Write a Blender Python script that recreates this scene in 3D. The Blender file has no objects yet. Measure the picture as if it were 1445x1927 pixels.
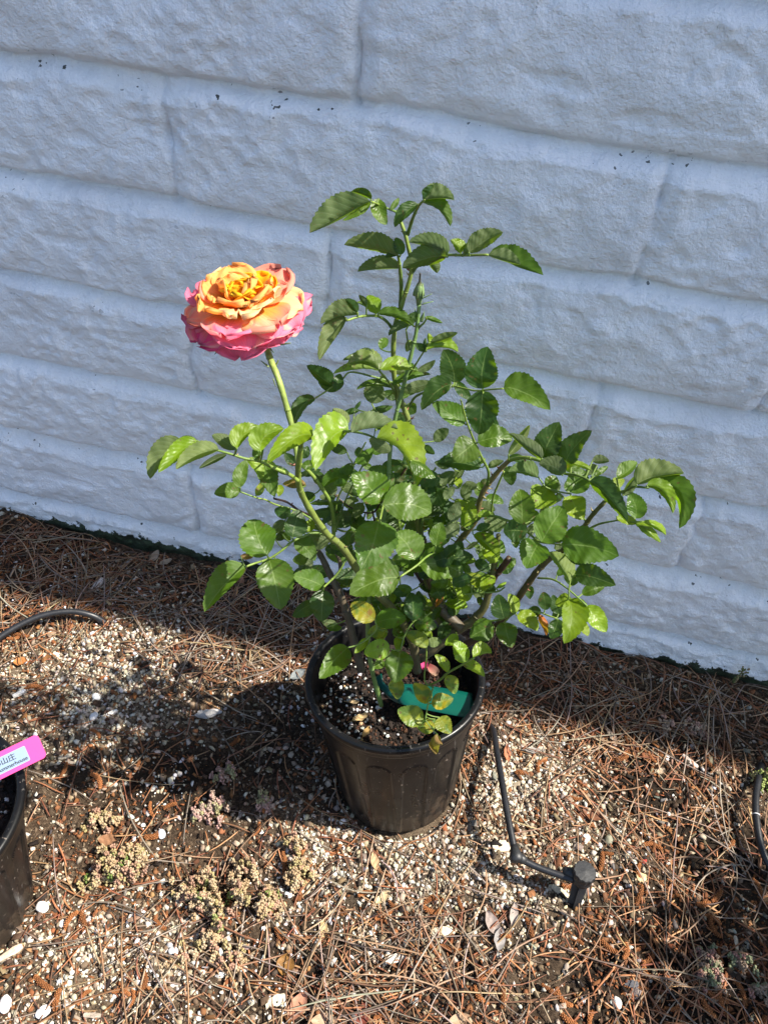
import bpy, math, random
import numpy as np
from mathutils import Vector, Matrix
R = math.radians
random.seed(7); rng = np.random.default_rng(11)
scene = bpy.context.scene
COL = scene.collection

# ------------------------------------------------------------------ camera
F, W0, H0 = 1450.0, 1445.0, 1927.0
PITCH, ROLL, YAW = 0.752462, 0.1134464, -0.139975
CAM = np.array([0.0, -0.63624, 0.75846])
_cp, _sp, _cy, _sy = math.cos(PITCH), math.sin(PITCH), math.cos(YAW), math.sin(YAW)
FW = np.array([_sy*_cp, _cy*_cp, -_sp]); _r = np.array([_cy, -_sy, 0.0]); _u = np.cross(_r, FW)
RT = _r*math.cos(ROLL) + _u*math.sin(ROLL); UP = -_r*math.sin(ROLL) + _u*math.cos(ROLL)
cd = bpy.data.cameras.new('camera'); cam = bpy.data.objects.new('camera', cd); COL.objects.link(cam)
cam.matrix_world = Matrix(((RT[0], UP[0], -FW[0], CAM[0]), (RT[1], UP[1], -FW[1], CAM[1]), (RT[2], UP[2], -FW[2], CAM[2]), (0, 0, 0, 1)))
cd.sensor_fit = 'HORIZONTAL'; cd.sensor_width = 24.0; cd.lens = 24.0*F/W0
cd.clip_start = 0.01; cd.clip_end = 200
scene.camera = cam
scene.render.resolution_x = 767; scene.render.resolution_y = 1024

# ------------------------------------------------------------------ sky, sun, exposure
SUN_EL, SUN_OFF = R(53), R(5.4)          # elevation; degrees behind the wall plane
SUN = np.array([math.cos(SUN_EL)*math.cos(SUN_OFF), math.cos(SUN_EL)*math.sin(SUN_OFF), math.sin(SUN_EL)])
wd = bpy.data.worlds.new("World"); scene.world = wd; wd.use_nodes = True
nt = wd.node_tree; bg = nt.nodes['Background']
sky = nt.nodes.new('ShaderNodeTexSky'); sky.sky_type = 'NISHITA'; sky.sun_disc = False
sky.sun_elevation = SUN_EL; sky.sun_rotation = R(90) - SUN_OFF
sky.dust_density = 1.6; sky.ozone_density = 1.6
nt.links.new(sky.outputs[0], bg.inputs[0]); bg.inputs[1].default_value = 0.099
sd = bpy.data.lights.new('sun', 'SUN'); sd.energy = 4.8; sd.angle = R(0.7); sd.color = (1.0, 0.94, 0.84)
sun = bpy.data.objects.new('sun', sd); COL.objects.link(sun); sun.location = (2, 0.3, 3)
sun.rotation_euler = Vector(SUN).to_track_quat('Z', 'Y').to_euler()
scene.view_settings.view_transform = 'Standard'; scene.view_settings.look = 'None'
scene.view_settings.exposure = 1.32; scene.view_settings.gamma = 1.0

# ------------------------------------------------------------------ helpers
def ray(px, py):
    return FW + RT*((px-W0/2)/F) - UP*((py-H0/2)/F)
def PY(px, py, y):                       # point of a pixel's ray at distance -y from the wall
    d = ray(px, py); return CAM + d*((y-CAM[1])/d[1])
def G(px, py, z=0.0):                    # ... at height z
    d = ray(px, py); return CAM + d*((z-CAM[2])/d[2])
def unit(v): return v/np.linalg.norm(v)

def link(o, parent=None):
    COL.objects.link(o)
    if parent is not None: o.parent = parent
    return o
def mesh_obj(name, V, Fc, mat, parent=None, smooth=True, col=None, uv=None):
    me = bpy.data.meshes.new(name)
    V = np.asarray(V, dtype=np.float32)
    if isinstance(Fc, np.ndarray):
        n, k = Fc.shape
        me.vertices.add(len(V)); me.vertices.foreach_set('co', V.ravel())
        me.loops.add(n*k); me.loops.foreach_set('vertex_index', Fc.astype(np.int32).ravel())
        me.polygons.add(n); me.polygons.foreach_set('loop_start', np.arange(0, n*k, k, dtype=np.int32))
        me.polygons.foreach_set('loop_total', np.full(n, k, dtype=np.int32))
        me.update(calc_edges=True)
    else:
        me.from_pydata(V.tolist(), [], [list(f) for f in Fc])
    me.validate()
    if smooth: me.polygons.foreach_set('use_smooth', np.ones(len(me.polygons), dtype=bool))
    if col is not None:
        a = me.color_attributes.new('Col', 'FLOAT_COLOR', 'POINT')
        c = np.ones((len(V), 4), np.float32); c[:, :np.shape(col)[1]] = col
        a.data.foreach_set('color', c.ravel())
    if uv is not None:
        l = me.uv_layers.new(name='UV'); li = np.zeros(len(me.loops), dtype=np.int32)
        me.loops.foreach_get('vertex_index', li)
        l.data.foreach_set('uv', np.asarray(uv, np.float32)[li].ravel())
    if mat is not None: me.materials.append(mat)
    o = bpy.data.objects.new(name, me)
    return link(o, parent)
def tag(o, label=None, cat=None, group=None, kind=None):
    if label: o['label'] = label
    if cat: o['category'] = cat
    if group: o['group'] = group
    if kind: o['kind'] = kind
    return o
def empty(name, loc=(0, 0, 0)):
    o = bpy.data.objects.new(name, None); o.location = loc; o.empty_display_size = .05
    return link(o)
class MB:                                # collects pieces of one mesh
    def __init__(s): s.V = []; s.F = []; s.C = []; s.UV = []; s.n = 0
    def add(s, V, Fc, col=None, uv=None):
        V = np.asarray(V, float); s.V.append(V); s.F += [tuple(i+s.n for i in f) for f in Fc]
        c = np.ones((len(V), 4)); 
        if col is not None: c[:, :np.shape(col)[-1]] = col
        s.C.append(c); s.UV.append(np.zeros((len(V), 2)) if uv is None else uv); s.n += len(V)
    def build(s, name, mat, parent=None, smooth=True):
        return mesh_obj(name, np.concatenate(s.V), s.F, mat, parent, smooth, np.concatenate(s.C), np.concatenate(s.UV))

# value noise
def _h(ix, iy, s):
    n = (ix.astype(np.int64)*374761393 + iy.astype(np.int64)*668265263 + s*1442695041) & 0x7fffffff
    n = ((n ^ (n >> 13))*1274126177) & 0x7fffffff
    return ((n ^ (n >> 16)) & 0xffff)/65535.0
def noise(x, y, s=0):
    x = np.asarray(x, float); y = np.asarray(y, float)
    ix, iy = np.floor(x), np.floor(y); fx, fy = x-ix, y-iy
    fx = fx*fx*fx*(fx*(fx*6-15)+10); fy = fy*fy*fy*(fy*(fy*6-15)+10)
    a, b, c, d = _h(ix, iy, s), _h(ix+1, iy, s), _h(ix, iy+1, s), _h(ix+1, iy+1, s)
    return ((a*(1-fx)+b*fx)*(1-fy)+(c*(1-fx)+d*fx)*fy)*2-1
def fbm(x, y, o=4, s=0, g=.5):
    t = 0; a = 1
    for i in range(o): t = t + a*noise(x*2**i+i*17.3, y*2**i+i*5.1, s+i); a *= g
    return t
def sstep(a, b, x):
    t = np.clip((x-a)/(b-a), 0, 1); return t*t*(3-2*t)

# ------------------------------------------------------------------ materials
def mat(name, base=(.5, .5, .5), rough=.6, spec=.5):
    m = bpy.data.materials.new(name); m.use_nodes = True
    p = m.node_tree.nodes['Principled BSDF']
    p.inputs['Base Color'].default_value = (*base, 1); p.inputs['Roughness'].default_value = rough
    p.inputs['Specular IOR Level'].default_value = spec
    return m, m.node_tree, p
def N(nt, t, **kw):
    n = nt.nodes.new(t)
    for k, v in kw.items():
        if k in ('operation', 'blend_type', 'data_type', 'feature', 'attribute_name', 'noise_dimensions', 'distance'): setattr(n, k, v)
        else: n.inputs[k].default_value = v
    return n
def noise_tex(nt, scale, detail=5, rough=.55, dist=0, coord=None):
    n = N(nt, 'ShaderNodeTexNoise', Scale=scale, Detail=detail, Roughness=rough, Distortion=dist)
    if coord is None: coord = nt.nodes.new('ShaderNodeTexCoord').outputs['Object']
    nt.links.new(coord, n.inputs['Vector']); return n.outputs['Fac']
def ramp(nt, fac, stops):
    r = nt.nodes.new('ShaderNodeValToRGB'); e = r.color_ramp.elements
    while len(e) < len(stops): e.new(.5)
    for i, (p, c) in enumerate(stops):
        e[i].position = p; e[i].color = (*c, 1) if len(c) == 3 else c
    nt.links.new(fac, r.inputs[0]); return r.outputs[0]
def mix(nt, fac, a, b, mode='MIX'):
    m = nt.nodes.new('ShaderNodeMix'); m.data_type = 'RGBA'; m.blend_type = mode
    for s, v in ((m.inputs[0], fac), (m.inputs[6], a), (m.inputs[7], b)):
        if isinstance(v, (int, float)): s.default_value = v
        elif isinstance(v, tuple): s.default_value = (*v, 1)
        else: nt.links.new(v, s)
    return m.outputs[2]
def math_n(nt, op, a, b=0.0):
    m = nt.nodes.new('ShaderNodeMath'); m.operation = op
    for s, v in ((m.inputs[0], a), (m.inputs[1], b)):
        if isinstance(v, (int, float)): s.default_value = v
        else: nt.links.new(v, s)
    return m.outputs[0]
def bump(nt, h, strength, dist, p, prev=None):
    b = N(nt, 'ShaderNodeBump', Strength=strength, Distance=dist); nt.links.new(h, b.inputs['Height'])
    if prev is not None: nt.links.new(prev, b.inputs['Normal'])
    if p is not None: nt.links.new(b.outputs[0], p.inputs['Normal'])
    return b.outputs[0]
def vcol(nt, name='Col'):
    a = nt.nodes.new('ShaderNodeAttribute'); a.attribute_name = name; return a.outputs['Color']

def make_wall_mat():
    m, nt, p = mat('painted_slump_block', (.7, .72, .78), .42, .45)
    a = nt.nodes.new('ShaderNodeAttribute'); a.attribute_name = 'Col'
    s = nt.nodes.new('ShaderNodeSeparateColor'); nt.links.new(a.outputs['Color'], s.inputs[0])
    base = ramp(nt, noise_tex(nt, 9, 5), [(.32, (.77, .79, .83)), (.5, (.84, .865, .905)), (.7, (.87, .89, .92))])
    spk = noise_tex(nt, 170, 2, .5); spot = noise_tex(nt, 22, 3, .6)
    v = math_n(nt, 'MULTIPLY', math_n(nt, 'MULTIPLY', s.outputs[0], math_n(nt, 'GREATER_THAN', spk, .655)), math_n(nt, 'GREATER_THAN', spot, .585))
    base = mix(nt, v, base, (.05, .055, .05))
    # worn, mossy foot of the wall
    mo = noise_tex(nt, 60, 6, .7)
    k = math_n(nt, 'GREATER_THAN', math_n(nt, 'ADD', s.outputs[1], math_n(nt, 'MULTIPLY', math_n(nt, 'SUBTRACT', mo, .5), 1.5)), .62)
    base = mix(nt, k, base, ramp(nt, noise_tex(nt, 90, 3), [(.35, (.018, .022, .014)), (.7, (.05, .075, .04))]))
    nt.links.new(base, p.inputs['Base Color'])
    b0 = bump(nt, noise_tex(nt, 38, 4, .6, .4), .30, .008, None)
    b1 = bump(nt, noise_tex(nt, 95, 7, .64), .62, .005, None, b0)
    b2 = bump(nt, noise_tex(nt, 380, 3, .6), .6, .0012, None, b1)
    nt.links.new(b2, p.inputs['Normal'])
    return m
def make_ground_mat():
    m, nt, p = mat('sandy_soil', (.2, .15, .1), .95, .15)
    a = nt.nodes.new('ShaderNodeAttribute'); a.attribute_name = 'Col'
    s = nt.nodes.new('ShaderNodeSeparateColor'); nt.links.new(a.outputs['Color'], s.inputs[0])
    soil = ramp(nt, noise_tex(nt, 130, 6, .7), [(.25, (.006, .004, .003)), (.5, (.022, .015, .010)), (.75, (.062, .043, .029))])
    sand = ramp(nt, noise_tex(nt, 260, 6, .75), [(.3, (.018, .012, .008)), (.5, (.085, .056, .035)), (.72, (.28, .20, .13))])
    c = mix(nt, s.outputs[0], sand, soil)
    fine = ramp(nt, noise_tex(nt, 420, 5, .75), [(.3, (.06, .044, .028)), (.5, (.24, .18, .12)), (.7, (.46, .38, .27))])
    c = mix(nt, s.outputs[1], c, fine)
    nt.links.new(c, p.inputs['Base Color'])
    b1 = bump(nt, noise_tex(nt, 160, 8, .75), 1.0, .006, None)
    b2 = bump(nt, noise_tex(nt, 600, 4, .7), .8, .002, None, b1)
    nt.links.new(b2, p.inputs['Normal']); return m
def make_vcol(name, rough=.8, spec=.3, var=60, amt=.35, transl=0, bmp=.3):
    m, nt, p = mat(name, (.5, .5, .5), rough, spec)
    c = vcol(nt)
    n = ramp(nt, noise_tex(nt, var, 4, .6), [(.3, (1-amt,)*3), (.7, (1+amt*.4,)*3)])
    c = mix(nt, 1.0, c, n, 'MULTIPLY'); nt.links.new(c, p.inputs['Base Color'])
    bump(nt, noise_tex(nt, var*4, 4, .6), bmp, .001, p)
    if transl:
        t = nt.nodes.new('ShaderNodeBsdfTranslucent'); nt.links.new(c, t.inputs[0])
        ms = nt.nodes.new('ShaderNodeMixShader'); ms.inputs[0].default_value = transl
        nt.links.new(p.outputs[0], ms.inputs[1]); nt.links.new(t.outputs[0], ms.inputs[2])
        nt.links.new(ms.outputs[0], nt.nodes['Material Output'].inputs[0])
    return m
def make_leaf_mat():
    m, nt, p = mat('rose_leaf', (.05, .1, .03), .36, .33)
    c = vcol(nt)
    uv = nt.nodes.new('ShaderNodeUVMap'); sx = nt.nodes.new('ShaderNodeSeparateXYZ'); nt.links.new(uv.outputs[0], sx.inputs[0])
    au = math_n(nt, 'ABSOLUTE', sx.outputs[0])
    mid = math_n(nt, 'LESS_THAN', au, .035)
    # side veins sweep forward from the midrib
    ph = math_n(nt, 'SUBTRACT', math_n(nt, 'MULTIPLY', sx.outputs[1], 8.0), math_n(nt, 'MULTIPLY', au, 2.4))
    fr = math_n(nt, 'FRACT', ph); vein = math_n(nt, 'ABSOLUTE', math_n(nt, 'SUBTRACT', fr, .5))
    vl = math_n(nt, 'GREATER_THAN', vein, .465)
    blot = noise_tex(nt, 70, 4, .6)
    c2 = mix(nt, 1.0, c, ramp(nt, blot, [(.3, (.66, .70, .6)), (.7, (1.2, 1.15, 1.1))]), 'MULTIPLY')
    sp = math_n(nt, 'GREATER_THAN', math_n(nt, 'ADD', noise_tex(nt, 260, 2, .5), math_n(nt, 'MULTIPLY', noise_tex(nt, 24, 2, .5), .35)), .875)
    c2 = mix(nt, math_n(nt, 'MULTIPLY', sp, .8), c2, (.09, .05, .018))
    c3 = mix(nt, math_n(nt, 'MULTIPLY', vl, .20), c2, (.20, .29, .09))
    top = mix(nt, math_n(nt, 'MULTIPLY', mid, .45), c3, (.22, .30, .09))
    under0 = mix(nt, .45, c2, (.13, .165, .075))
    under = mix(nt, math_n(nt, 'MULTIPLY', math_n(nt, 'MAXIMUM', mid, vl), .45), under0, (.25, .31, .16))
    geo = nt.nodes.new('ShaderNodeNewGeometry')
    cc = mix(nt, geo.outputs['Backfacing'], top, under)
    nt.links.new(cc, p.inputs['Base Color'])
    rg = nt.nodes.new('ShaderNodeMapRange'); nt.links.new(geo.outputs['Backfacing'], rg.inputs[0])
    wet = ramp(nt, noise_tex(nt, 55, 3, .5), [(.42, (.34,)*3), (.6, (.60,)*3)])
    nt.links.new(wet, rg.inputs[3]); rg.inputs[4].default_value = .65
    nt.links.new(rg.outputs[0], p.inputs['Roughness'])
    h = math_n(nt, 'MULTIPLY', math_n(nt, 'MINIMUM', vein, .46), 1.0)
    b1 = bump(nt, h, .28, .0007, None)
    b2 = bump(nt, math_n(nt, 'MINIMUM', au, .06), -.5, .004, None, b1)
    b3 = bump(nt, noise_tex(nt, 420, 3, .6), .25, .0008, None, b2)
    nt.links.new(b3, p.inputs['Normal'])
    t = nt.nodes.new('ShaderNodeBsdfTranslucent')
    tc = mix(nt, 1.0, mix(nt, .45, c2, (.13, .21, .012)), (2.2, 2.3, .5), 'MULTIPLY'); nt.links.new(tc, t.inputs[0])
    ms = nt.nodes.new('ShaderNodeMixShader'); ms.inputs[0].default_value = .42
    nt.links.new(p.outputs[0], ms.inputs[1]); nt.links.new(t.outputs[0], ms.inputs[2])
    nt.links.new(ms.outputs[0], nt.nodes['Material Output'].inputs[0])
    return m
def make_petal_mat():
    m, nt, p = mat('rose_petal', (.8, .4, .3), .5, .25)
    c = vcol(nt)
    uv = nt.nodes.new('ShaderNodeUVMap'); mp = nt.nodes.new('ShaderNodeMapping'); nt.links.new(uv.outputs[0], mp.inputs[0])
    mp.inputs['Scale'].default_value = (9, 1.2, 1)
    st = N(nt, 'ShaderNodeTexNoise', Scale=2.2, Detail=4, Roughness=.6); nt.links.new(mp.outputs[0], st.inputs['Vector'])
    c = mix(nt, 1.0, c, ramp(nt, st.outputs[0], [(.3, (.88, .80, .84)), (.65, (1.04, 1.04, 1.0))]), 'MULTIPLY')
    nt.links.new(c, p.inputs['Base Color']); bump(nt, st.outputs[0], .35, .0012, p)
    t = nt.nodes.new('ShaderNodeBsdfTranslucent'); nt.links.new(c, t.inputs[0])
    ms = nt.nodes.new('ShaderNodeMixShader'); ms.inputs[0].default_value = .58
    nt.links.new(p.outputs[0], ms.inputs[1]); nt.links.new(t.outputs[0], ms.inputs[2])
    nt.links.new(ms.outputs[0], nt.nodes['Material Output'].inputs[0]); return m
def make_pot_mat():
    m, nt, p = mat('black_nursery_plastic', (.02, .02, .022), .35, .28)
    c = ramp(nt, noise_tex(nt, 14, 5, .6), [(.35, (.004, .004, .005)), (.6, (.007, .007, .007)), (.85, (.028, .020, .015))])
    sp = noise_tex(nt, 240, 2); c = mix(nt, math_n(nt, 'MULTIPLY', math_n(nt, 'GREATER_THAN', sp, .70), .5), c, (.22, .18, .15))
    sz = nt.nodes.new('ShaderNodeSeparateXYZ'); tcn = nt.nodes.new('ShaderNodeTexCoord'); nt.links.new(tcn.outputs['Object'], sz.inputs[0])
    mr = N(nt, 'ShaderNodeMapRange'); nt.links.new(sz.outputs[2], mr.inputs[0]); mr.inputs[1].default_value = .0; mr.inputs[2].default_value = .06; mr.inputs[3].default_value = .62; mr.inputs[4].default_value = .30
    mud = math_n(nt, 'MULTIPLY', math_n(nt, 'GREATER_THAN', math_n(nt, 'ADD', noise_tex(nt, 70, 6, .7), mr.outputs[0]), .98), .55)
    c = mix(nt, mud, c, (.055, .040, .028))
    st = nt.nodes.new('ShaderNodeMapping'); nt.links.new(tcn.outputs['Object'], st.inputs[0]); st.inputs['Scale'].default_value = (1, 1, .12)
    sn = N(nt, 'ShaderNodeTexNoise', Scale=260, Detail=2); nt.links.new(st.outputs[0], sn.inputs['Vector'])
    c = mix(nt, math_n(nt, 'MULTIPLY', math_n(nt, 'GREATER_THAN', sn.outputs[0], .69), .35), c, (.13, .12, .11))
    nt.links.new(c, p.inputs['Base Color'])
    nt.links.new(ramp(nt, noise_tex(nt, 30, 5, .6), [(.3, (.24,)*3), (.7, (.45,)*3)]), p.inputs['Roughness'])
    bump(nt, noise_tex(nt, 90, 3), .12, .001, p); return m
M_wall = make_wall_mat(); M_ground = make_ground_mat()
M_grain = make_vcol('mineral_grains', .85, .25, 300, .3)
M_needle = make_vcol('dry_pine_needle', .6, .35, 120, .3, 0, .1)
M_bark = make_vcol('dry_plant_matter', .85, .2, 220, .45, 0, .6)
M_dry = make_vcol('dry_leaf', .6, .3, 90, .3, .2)
M_succ = make_vcol('sedum_bead', .5, .4, 200, .25, .15)
M_stem = make_vcol('rose_cane', .5, .4, 150, .35, 0, .3)
M_leaf = make_leaf_mat(); M_petal = make_petal_mat(); M_pot = make_pot_mat()
def plain(name, c, rough, spec=.5, var=40, amt=.25, bs=.15):
    m, nt, p = mat(name, c, rough, spec)
    n = ramp(nt, noise_tex(nt, var, 5, .6), [(.3, (1-amt,)*3), (.7, (1+amt*.5,)*3)])
    nt.links.new(mix(nt, 1.0, c, n, 'MULTIPLY'), p.inputs['Base Color'])
    bump(nt, noise_tex(nt, var*5, 3), bs, .001, p); return m
M_tube = plain('black_drip_tubing', (.014, .0145, .017), .42, .5, 60, .4)
M_emit = plain('weathered_black_plastic', (.020, .0205, .022), .5, .5, 90, .4)
M_pink = plain('pink_plastic', (.58, .028, .19), .4, .4, 30, .06, .03)
M_teal = plain('teal_plastic', (.0, .07, .05), .35, .5, 30, .12, .03)
M_label = plain('printed_label', (.17, .235, .34), .6, .3, 200, .06, .02)
M_ink = plain('black_ink', (.004, .004, .006), .6, .3)
M_white = plain('white_paint', (.8, .8, .8), .5)

# ------------------------------------------------------------------ the wall
ZJ = [.575-.1016*3+.1016*i for i in (6, 5, 4)] + [.575, .473, .369, .264, .158, .050]   # joint heights
ZJ = sorted(set([.677, .779, .88, .982, 1.083, 1.185, 1.287, 1.388, 1.49, .575, .473, .369, .264, .158, .050]))
VJ = {.677: .259, .575: .259, .473: .096, .369: .240, .264: .097, .158: .240, .050: .081}  # joint phase of the course ABOVE key
def axis_grid(bands):
    out = []
    for a, b, st in bands: out.append(np.arange(a, b-st*.4, st))
    out.append([bands[-1][1]]); return np.concatenate(out)
WALL_TOP = 1.62
def wall_relief(X, Z):
    d = np.zeros_like(X); jm = np.zeros_like(X)
    edges = [-.06] + ZJ + [1.6]
    for i, zk in enumerate(ZJ):
        wob = .0028*fbm(X*9, X*0+zk*31, 3, 5+i) + .0012*noise(X*60, X*0+zk*7, 50+i)
        t = Z - (zk + wob)
        rag = .0045*fbm(X*26, X*0+zk*13, 3, 80+i)
        wj = .0155 + .005*noise(X*6, X*0+zk, 120+i) + rag
        dep = .0125 + .0028*noise(X*7, X*0+zk*3, 140+i)
        up = np.where(t >= 0, dep*(.80*np.exp(-(np.abs(t)/.0030)**1.8)+.20*np.exp(-(np.abs(t)/.010)**1.5)), 0)
        u = np.clip(-t/wj, 0, 1)
        dn = np.where((t < 0) & (t > -wj), dep*(1-u)**1.15, 0)
        lip = .0010*np.exp(-((t+wj+.002)/.0035)**2)*(noise(X*45, X*0+zk, 160+i) > -.25)
        d -= up + dn; d += lip
        d -= .0016*np.exp(-((t+wj-.0005)/.0011)**2)*sstep(-.1, .3, noise(X*22, X*0+zk*5, 170+i))
        jm += np.exp(-((t+.008)/.012)**2)
        # vertical joints of the course above this one
        top = ZJ[i+1] if i+1 < len(ZJ) else 1.6
        ph = VJ.get(zk, .24 if i % 2 else .096)
        k = (X-ph)/.4064; xc = ph + np.round(k)*.4064
        wv = .004*noise(Z*20, xc*11, 200+i) + .002*noise(Z*70, xc*5, 210+i)
        q = (X-xc-wv)
        msk = ((Z > zk-.002) & (Z < top-.001)).astype(float)
        d -= msk*(.0055*np.exp(-(q/.0026)**2)*sstep(-1.1, -.2, noise(Z*45, xc*3, 230+i))+.0022*np.exp(-((q-.004)/.008)**2)-.0009*np.exp(-((q-.015)/.005)**2))*(1+.5*noise(Z*30, xc, 220+i))
        d += msk*.0010*np.exp(-((q+.012)/.006)**2)
        # block belly and block-to-block offset
        zc = (zk+top)/2
        cell = np.floor((X-ph)/.4064)
        d += msk*(.0020*(1-((Z-zc)/.05)**2) + .0016*(_h(cell+50, cell*0+i, 3)*2-1))
    d += .0014*fbm(X*11, Z*17, 3, 300) + .0013*fbm(X*48, Z*52, 3, 320)
    rough_patch = sstep(-.1, .5, fbm(X*7, Z*9, 2, 340))
    d += (.25+rough_patch)*.0009*fbm(X*105, Z*115, 3, 350)
    # drips and nicks
    d -= .0016*sstep(.5, .8, noise(X*42+noise(X*20,Z*20,9), Z*62, 360))
    d += .0010*sstep(.55, .85, noise(X*36, Z*58, 362))
    return d, jm
def build_wall():
    xs = axis_grid([(-8, -1.6, .2), (-1.6, -.82, .012), (-.82, .60, .0019), (.60, 1.6, .012), (1.6, 8, .2)])
    zs = axis_grid([(-.05, .002, .004), (.002, .76, .0019), (.76, WALL_TOP, .012)])
    X, Z = np.meshgrid(xs, zs)
    d, jm = wall_relief(X, Z)
    Y = -d
    foot = np.exp(-np.maximum(Z-.004, 0)/.021)*(1+.35*fbm(X*9, Z*20, 3, 390))
    Y = Y + .004*np.exp(-np.maximum(Z, 0)/.006) - .0022*np.exp(-np.maximum(Z, 0)/.012)*fbm(X*40, Z*60, 3, 380)
    rows = [(X, Y, Z)]
    n = len(xs)
    X2 = np.vstack([X, xs, xs]); Y2 = np.vstack([Y, np.full(n, .15), np.full(n, .15)]); Z2 = np.vstack([Z, np.full(n, WALL_TOP), np.full(n, -.05)])
    jm = np.vstack([jm, np.zeros(n), np.zeros(n)]); foot = np.vstack([foot, np.zeros(n), np.zeros(n)])
    V = np.stack([X2, Y2, Z2], -1).reshape(-1, 3)
    r, c = X2.shape
    idx = np.arange(r*c).reshape(r, c)
    Fc = np.stack([idx[:-1, :-1], idx[:-1, 1:], idx[1:, 1:], idx[1:, :-1]], -1).reshape(-1, 4)
    col = np.stack([np.clip(jm, 0, 1).ravel(), foot.ravel(), np.zeros(r*c)], -1)
    o = mesh_obj('block_wall', V, Fc, M_wall, col=col)
    tag(o, 'white painted slump block wall with thick uneven mortar joints and a dark mossy foot', 'wall')
build_wall()

# ------------------------------------------------------------------ ground
def patches(X, Y, L):
    t = np.zeros_like(X)
    for px, py, r, a in L:
        g = G(px, py); t = np.maximum(t, a*np.exp(-(((X-g[0])**2+(Y-g[1])**2)/r**2)**1.2))
    return t
DARK = [(660, 1790, .06, 1), (1190, 1470, .05, .9), (1300, 1440, .04, .7), (1400, 1650, .08, 1), (1300, 1800, .09, .8), (1100, 1850, .08, .7), (900, 1900, .06, .5), (60, 1060, .1, .7), (400, 1120, .08, .6), (350, 1450, .06, .5), (140, 1450, .03, .8)]  # bare dark soil, plus patches painting extra shade into shadowed ground
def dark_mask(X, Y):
    far = sstep(.70, 1.1, np.hypot(X+.1, Y+.3))  # outer ground out of view, darkened to cut warm bounce onto the wall
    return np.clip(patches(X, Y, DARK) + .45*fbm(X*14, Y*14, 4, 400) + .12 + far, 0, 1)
POT_B, POT_R = np.array([-.010, -.233, 0]), np.array([-.032, -.218, .165])
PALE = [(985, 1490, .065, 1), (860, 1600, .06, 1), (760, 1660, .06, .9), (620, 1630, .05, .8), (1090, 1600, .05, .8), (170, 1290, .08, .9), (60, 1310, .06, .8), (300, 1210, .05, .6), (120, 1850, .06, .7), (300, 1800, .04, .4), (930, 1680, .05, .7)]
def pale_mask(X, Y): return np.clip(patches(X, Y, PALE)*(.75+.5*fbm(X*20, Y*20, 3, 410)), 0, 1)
def ground_h(X, Y):
    h = .007*fbm(X*5, Y*5, 3, 420) + .0042*fbm(X*24, Y*24, 3, 430) + .0018*noise(X*90, Y*90, 440)
    # soil banks up against the foot of the wall
    h = h + (.006+.004*fbm(X*16, X*0, 3, 450))*np.exp(-np.maximum(-Y, 0)/.022)
    # dished where the pots stand
    r = np.hypot(X-POT_B[0], Y-POT_B[1]); h = h*sstep(.05, .11, r) - .002*(1-sstep(.05, .11, r))
    return np.where(Y > -.002, h-.0, h)
def build_ground():
    xs = axis_grid([(-30, -3, 3), (-3, -.8, .05), (-.8, .6, .0035), (.6, 3, .05), (3, 30, 3)])
    ys = axis_grid([(-30, -2, 3), (-2, -.66, .04), (-.66, .012, .0035), (.012, 30, 3)])
    X, Y = np.meshgrid(xs, ys)
    Z = np.where(Y > .02, -.03, ground_h(X, Y))
    V = np.stack([X, Y, Z], -1).reshape(-1, 3); r, c = X.shape
    idx = np.arange(r*c).reshape(r, c)
    Fc = np.stack([idx[:-1, :-1], idx[:-1, 1:], idx[1:, 1:], idx[1:, :-1]], -1).reshape(-1, 4)
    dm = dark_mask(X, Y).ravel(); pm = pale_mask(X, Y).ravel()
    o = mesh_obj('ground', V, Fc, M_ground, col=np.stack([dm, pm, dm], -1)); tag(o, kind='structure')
build_ground()

# scatter helpers (one mesh of many grains)
def ico():
    t = (1+5**.5)/2
    v = np.array([(-1, t, 0), (1, t, 0), (-1, -t, 0), (1, -t, 0), (0, -1, t), (0, 1, t), (0, -1, -t), (0, 1, -t), (t, 0, -1), (t, 0, 1), (-t, 0, -1), (-t, 0, 1)], float)
    v /= np.linalg.norm(v[0])
    f = np.array([(0, 11, 5), (0, 5, 1), (0, 1, 7), (0, 7, 10), (0, 10, 11), (1, 5, 9), (5, 11, 4), (11, 10, 2), (10, 7, 6), (7, 1, 8), (3, 9, 4), (3, 4, 2), (3, 2, 6), (3, 6, 8), (3, 8, 9), (4, 9, 5), (2, 4, 11), (6, 2, 10), (8, 6, 7), (9, 8, 1)])
    return v, f
ICV, ICF = ico()
def rotmats(n, flat=1.0):
    a = rng.uniform(0, 2*np.pi, n); tx = rng.normal(0, .5*flat, n); ty = rng.normal(0, .5*flat, n)
    ca, sa = np.cos(a), np.sin(a); z = np.zeros(n); o = np.ones(n)
    Rz = np.stack([np.stack([ca, -sa, z], -1), np.stack([sa, ca, z], -1), np.stack([z, z, o], -1)], 1)
    c, s = np.cos(tx), np.sin(tx); Rx = np.stack([np.stack([o, z, z], -1), np.stack([z, c, -s], -1), np.stack([z, s, c], -1)], 1)
    c, s = np.cos(ty), np.sin(ty); Ry = np.stack([np.stack([c, z, s], -1), np.stack([z, o, z], -1), np.stack([-s, z, c], -1)], 1)
    return Rz @ Rx @ Ry
def grains(pos, scale3, cols, jit=.28, flat=1.0):
    n = len(pos)
    V = ICV[None]*(1+rng.uniform(-jit, jit, (n, 12, 1)))
    V = V*scale3[:, None, :]
    V = np.einsum('nij,nkj->nki', rotmats(n, flat), V) + pos[:, None, :]
    Fc = (ICF[None]+np.arange(n)[:, None, None]*12).reshape(-1, 3)
    C = np.repeat(cols, 12, 0)
    return V.reshape(-1, 3), Fc, C
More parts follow.
